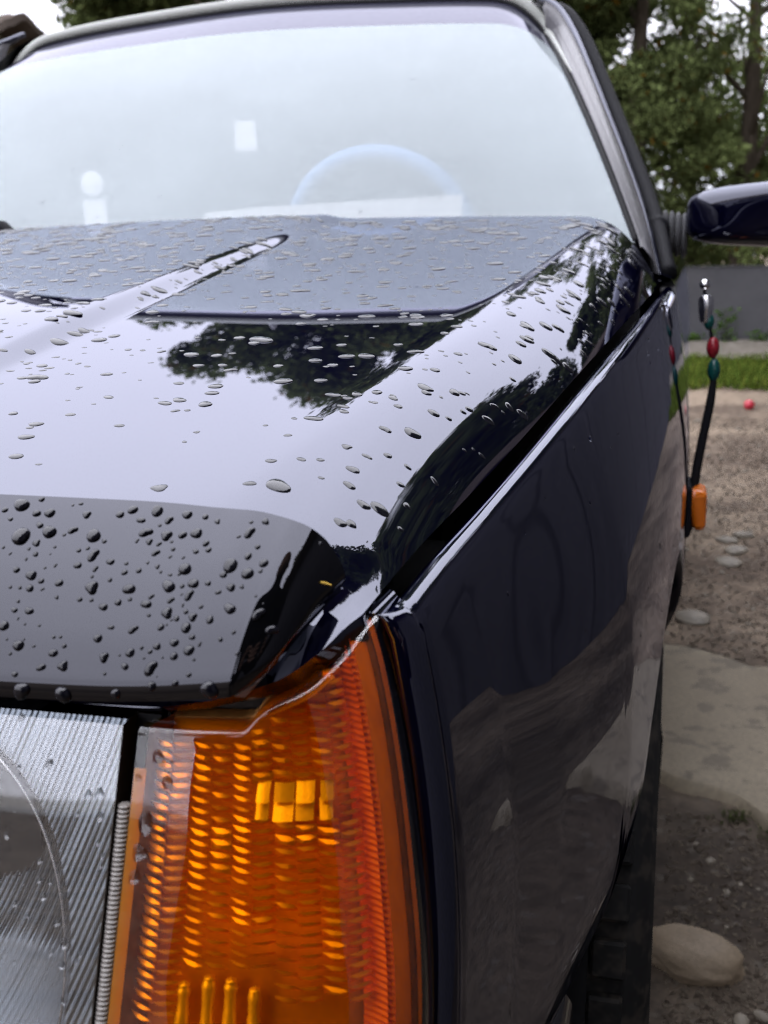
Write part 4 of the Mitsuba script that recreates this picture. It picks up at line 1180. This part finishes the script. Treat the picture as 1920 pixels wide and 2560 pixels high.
HOOD_DROPS = [(0.649, 0.0732, 0.013), (0.6346, 0.0697, 0.0054), (0.6805, 0.1015, 0.0068), (0.6998, 0.098, 0.0091), (0.7013, 0.1343, 0.0047), (0.7091, 0.1189, 0.0052), (0.6922, 0.065, 0.0062), (0.7113, 0.0928, 0.004), (0.6998, 0.1583, 0.0044), (0.6345, 0.1037, 0.0053), (0.6796, 0.1437, 0.0048), (0.6882, 0.157, 0.0056), (0.6587, 0.1176, 0.0042), (0.6929, 0.2003, 0.0106), (0.6795, 0.1881, 0.007), (0.6981, 0.2419, 0.0075), (0.5554, 0.1946, 0.0099), (0.5412, 0.1787, 0.0049), (0.5484, 0.1806, 0.0044), (0.646, 0.2069, 0.006), (0.6488, 0.1976, 0.0059), (0.5493, 0.219, 0.0077), (0.5883, 0.2535, 0.0118), (0.5298, 0.3656, 0.0152), (0.5279, 0.3551, 0.009), (0.6642, 0.3018, 0.0095), (0.6707, 0.239, 0.0062), (0.6592, 0.2423, 0.0075), (0.6472, 0.2334, 0.007), (0.6274, 0.3281, 0.0099), (0.5093, 0.372, 0.0077), (0.4845, 0.0833, 0.008), (0.4705, 0.1155, 0.0084), (0.4638, 0.1396, 0.0074), (0.4356, 0.1578, 0.0064), (0.5186, 0.1446, 0.0053), (0.3591, 0.3013, 0.0087), (0.2948, 0.4338, 0.009), (0.3391, 0.4021, 0.0138), (0.3337, 0.3767, 0.0118), (0.3639, 0.3384, 0.0129), (0.4037, 0.2412, 0.0115), (0.4067, 0.23, 0.0085), (0.3884, 0.2729, 0.0075), (0.3914, 0.3536, 0.0112), (0.3629, 0.3782, 0.01), (0.4879, 1.0352, 0.0159), (0.5988, 1.0278, 0.013), (0.6612, 0.7345, 0.0145), (0.5723, 0.1411, 0.0037), (0.5722, 0.1232, 0.0031), (0.6226, 0.1767, 0.0037), (0.6292, 0.1465, 0.004), (0.6098, 0.1612, 0.0032), (0.5934, 0.309, 0.0084), (0.6107, 0.2996, 0.0077), (0.5432, 0.4252, 0.0084), (0.5582, 0.4433, 0.0078), (0.642, 0.4361, 0.0088), (0.6715, 0.408, 0.0073), (0.6623, 0.3475, 0.0086), (0.6436, 0.3646, 0.007), (0.6841, 0.3125, 0.0071), (0.6874, 0.2664, 0.0072), (0.6771, 0.2281, 0.0059), (0.7074, 0.2471, 0.005), (0.7129, 0.2682, 0.0051), (0.6001, 0.3588, 0.0071), (0.5283, 0.2873, 0.0067), (0.511, 0.2846, 0.0068), (0.5401, 0.2764, 0.0072), (0.4633, 0.3214, 0.006), (0.57, 0.2926, 0.0066), (0.2161, 0.6111, 0.0103), (0.1311, 0.7206, 0.0142), (0.2414, 0.7019, 0.0108), (0.1693, 0.7691, 0.0097)]
LAMP_DROPS = [(0.0291, 0.9042, 0.0053), (0.0391, 0.9016, 0.0024), (0.0537, 0.9025, 0.0019), (0.0039, 0.8941, 0.0034), (0.0488, 0.8936, 0.0053), (0.0169, 0.8751, 0.0082), (0.0126, 0.8623, 0.0072), (0.0093, 0.8512, 0.0058)]
HEAD_DROPS = [(0.5648, 0.9159, 0.0032), (0.5805, 0.8964, 0.0037), (0.5646, 0.8937, 0.0021), (0.5653, 0.8903, 0.0016), (0.5639, 0.8743, 0.0015), (0.596, 0.8759, 0.0021), (0.6009, 0.8846, 0.0037), (0.6064, 0.8858, 0.0043), (0.607, 0.8757, 0.0037), (0.607, 0.8642, 0.0021), (0.6093, 0.859, 0.0021), (0.6091, 0.8546, 0.0019), (0.5606, 0.8629, 0.0032), (0.5781, 0.8536, 0.0027), (0.5685, 0.8471, 0.0011), (0.5704, 0.8425, 0.0013), (0.5786, 0.8451, 0.0027), (0.5842, 0.8447, 0.0021), (0.5811, 0.8382, 0.0032), (0.5666, 0.8332, 0.0027), (0.5738, 0.8285, 0.0016), (0.5889, 0.8275, 0.0032), (0.5926, 0.8191, 0.0043), (0.5866, 0.8143, 0.0027), (0.5916, 0.8095, 0.0032), (0.601, 0.8154, 0.0021), (0.5993, 0.8118, 0.0021), (0.5934, 0.7941, 0.0027), (0.5683, 0.8079, 0.0016), (0.5751, 0.8074, 0.0011)]
#DROPDATA#
small = []


def add_drop(p, n, d, hk, rot, st, label, group, kit=BEADS):
    i = int(rng.integers(12))
    M = drop_matrix(p, n, d, d * hk, rot, st)
    put('water_drop', kit[i], None, label=label, category='water drop', group=group, to_world=T(M))


def small_drop(p, n, d, hk, rot, st):
    M = drop_matrix(p, n, d, d * hk, rot, st)
    m_ = DV[int(rng.integers(12))].copy()
    m_.apply_transform(M)
    small.append(m_)


def def_normal(w, v, e=2e-3):
    a = deflector(w + e, v) - deflector(w - e, v)
    b = deflector(w, min(v + e, 1)) - deflector(w, max(v - e, 0))
    n_ = unit(np.cross(a, b))
    return n_ if n_[1] < 0 else -n_


for w_, v_, d_ in DEF_DROPS:
    f = add_drop if d_ > .0021 else None
    args = (deflector(w_, v_), def_normal(w_, v_), d_, .36, rng.uniform(-.5, .5) + .4, rng.uniform(.9, 1.2))
    if f:
        add_drop(*args, 'clear rain drop on the smoked bonnet deflector', 'rain drops on the deflector')
    else:
        small_drop(*args)
for x_, y_, d_ in HOOD_DROPS:
    add_drop(np.array([x_, y_, float(hood(x_, y_))]), hood_normal(x_, y_), d_, .13, rng.uniform(-.6, .6), rng.uniform(1., 1.4), 'clear rain drop on the dark blue bonnet', 'rain drops on the bonnet')
for w_, z_, d_ in LAMP_DROPS:
    e = 1e-3
    n_ = unit(np.cross(lens(w_ + e, z_) - lens(w_ - e, z_), lens(w_, z_ + e) - lens(w_, z_ - e)))
    add_drop(lens(w_, z_), n_ if n_[1] < 0 else -n_, d_, .22, rng.uniform(-.4, .4) + 1.57, 1.2, 'clear rain drop on the amber indicator lens', 'rain drops on the indicator', DROPS)
for x_, z_, d_ in HEAD_DROPS:
    add_drop(hl(np.array(x_), np.array(z_)), np.array([0, -1, TK]), d_, .25, 1.57 + rng.uniform(-.5, .5), 1.3, 'clear rain drop on the headlight glass', 'rain drops on the headlight', DROPS)
# scattered drops: clustered by noise over the bonnet
cand = []
while len(cand) < 2900:
    x_, y_ = rng.uniform(-.45, .80), .02 + 1.12 * rng.random()
    if abs(x_) > float(XG(y_)) - .004:
        continue
    dens = .16 + 1.6 * max(0, mfbm(np.array([x_ * 7, y_ * 5, 0]), 3, 9) - .40) + (.5 if y_ > .45 else 0) + (.25 if .33 < x_ < .375 else 0) + (.35 if x_ > .88 * float(XG(y_)) and y_ > .3 else 0)
    if y_ < .22:
        dens *= .30
    if rng.random() < dens:
        cand.append((x_, y_, .0028 + (.0058 + .008 * y_) * rng.random() ** 2.8))
cand.sort(key=lambda c: -c[2] / (c[1] + .5))
for i, (x_, y_, d_) in enumerate(cand):
    args = (np.array([x_, y_, float(hood(x_, y_))]), hood_normal(x_, y_), d_, .12, rng.uniform(-.6, .6), rng.uniform(1., 1.5))
    if len([1 for k in scene if k.startswith('water_drop')]) < 296:
        add_drop(*args, 'clear rain drop on the dark blue bonnet', 'rain drops on the bonnet')
    else:
        small_drop(*args)
if small:
    put('fine_drops', join(*small), 'water_bead', True, label='fine scattered rain drops over the wet bonnet and deflector', category='water', kind='stuff')
small = []
for i in range(60):
    u_, v_ = rng.uniform(-.75, .95), .10 + .55 * rng.random() ** 1.7
    if u_ > -.2 and rng.random() < .5:
        continue
    p_ = screen(np.array(u_), np.array(v_))
    e_ = 1e-3
    n_ = unit(np.cross(screen(np.array(u_ + e_), np.array(v_)) - p_, screen(np.array(u_), np.array(v_ + e_)) - p_))
    small_drop(p_, n_ if n_[2] > 0 else -n_, .003 + .006 * rng.random() ** 2, .22, rng.uniform(-.5, .5), 1.2)
for i in range(26):
    y_ = rng.uniform(.05, 1.1)
    z_ = float(ZG(y_)) - .02 - .25 * rng.random() ** 2
    e_ = 1e-3
    x_ = float(flank_x(y_, z_))
    n_ = unit(np.array([1, -(float(flank_x(y_ + e_, z_)) - x_) / e_, -(float(flank_x(y_, z_ + e_)) - x_) / e_]))
    if y_ > .12:
        small_drop(np.array([x_, y_, z_]), n_, .002 + .003 * rng.random() ** 2, .25, rng.uniform(-.5, .5), 1.2)
put('fine_drops', join(*small), 'water', True, label='fine rain drops on the windscreen and the wing', category='water', kind='stuff')
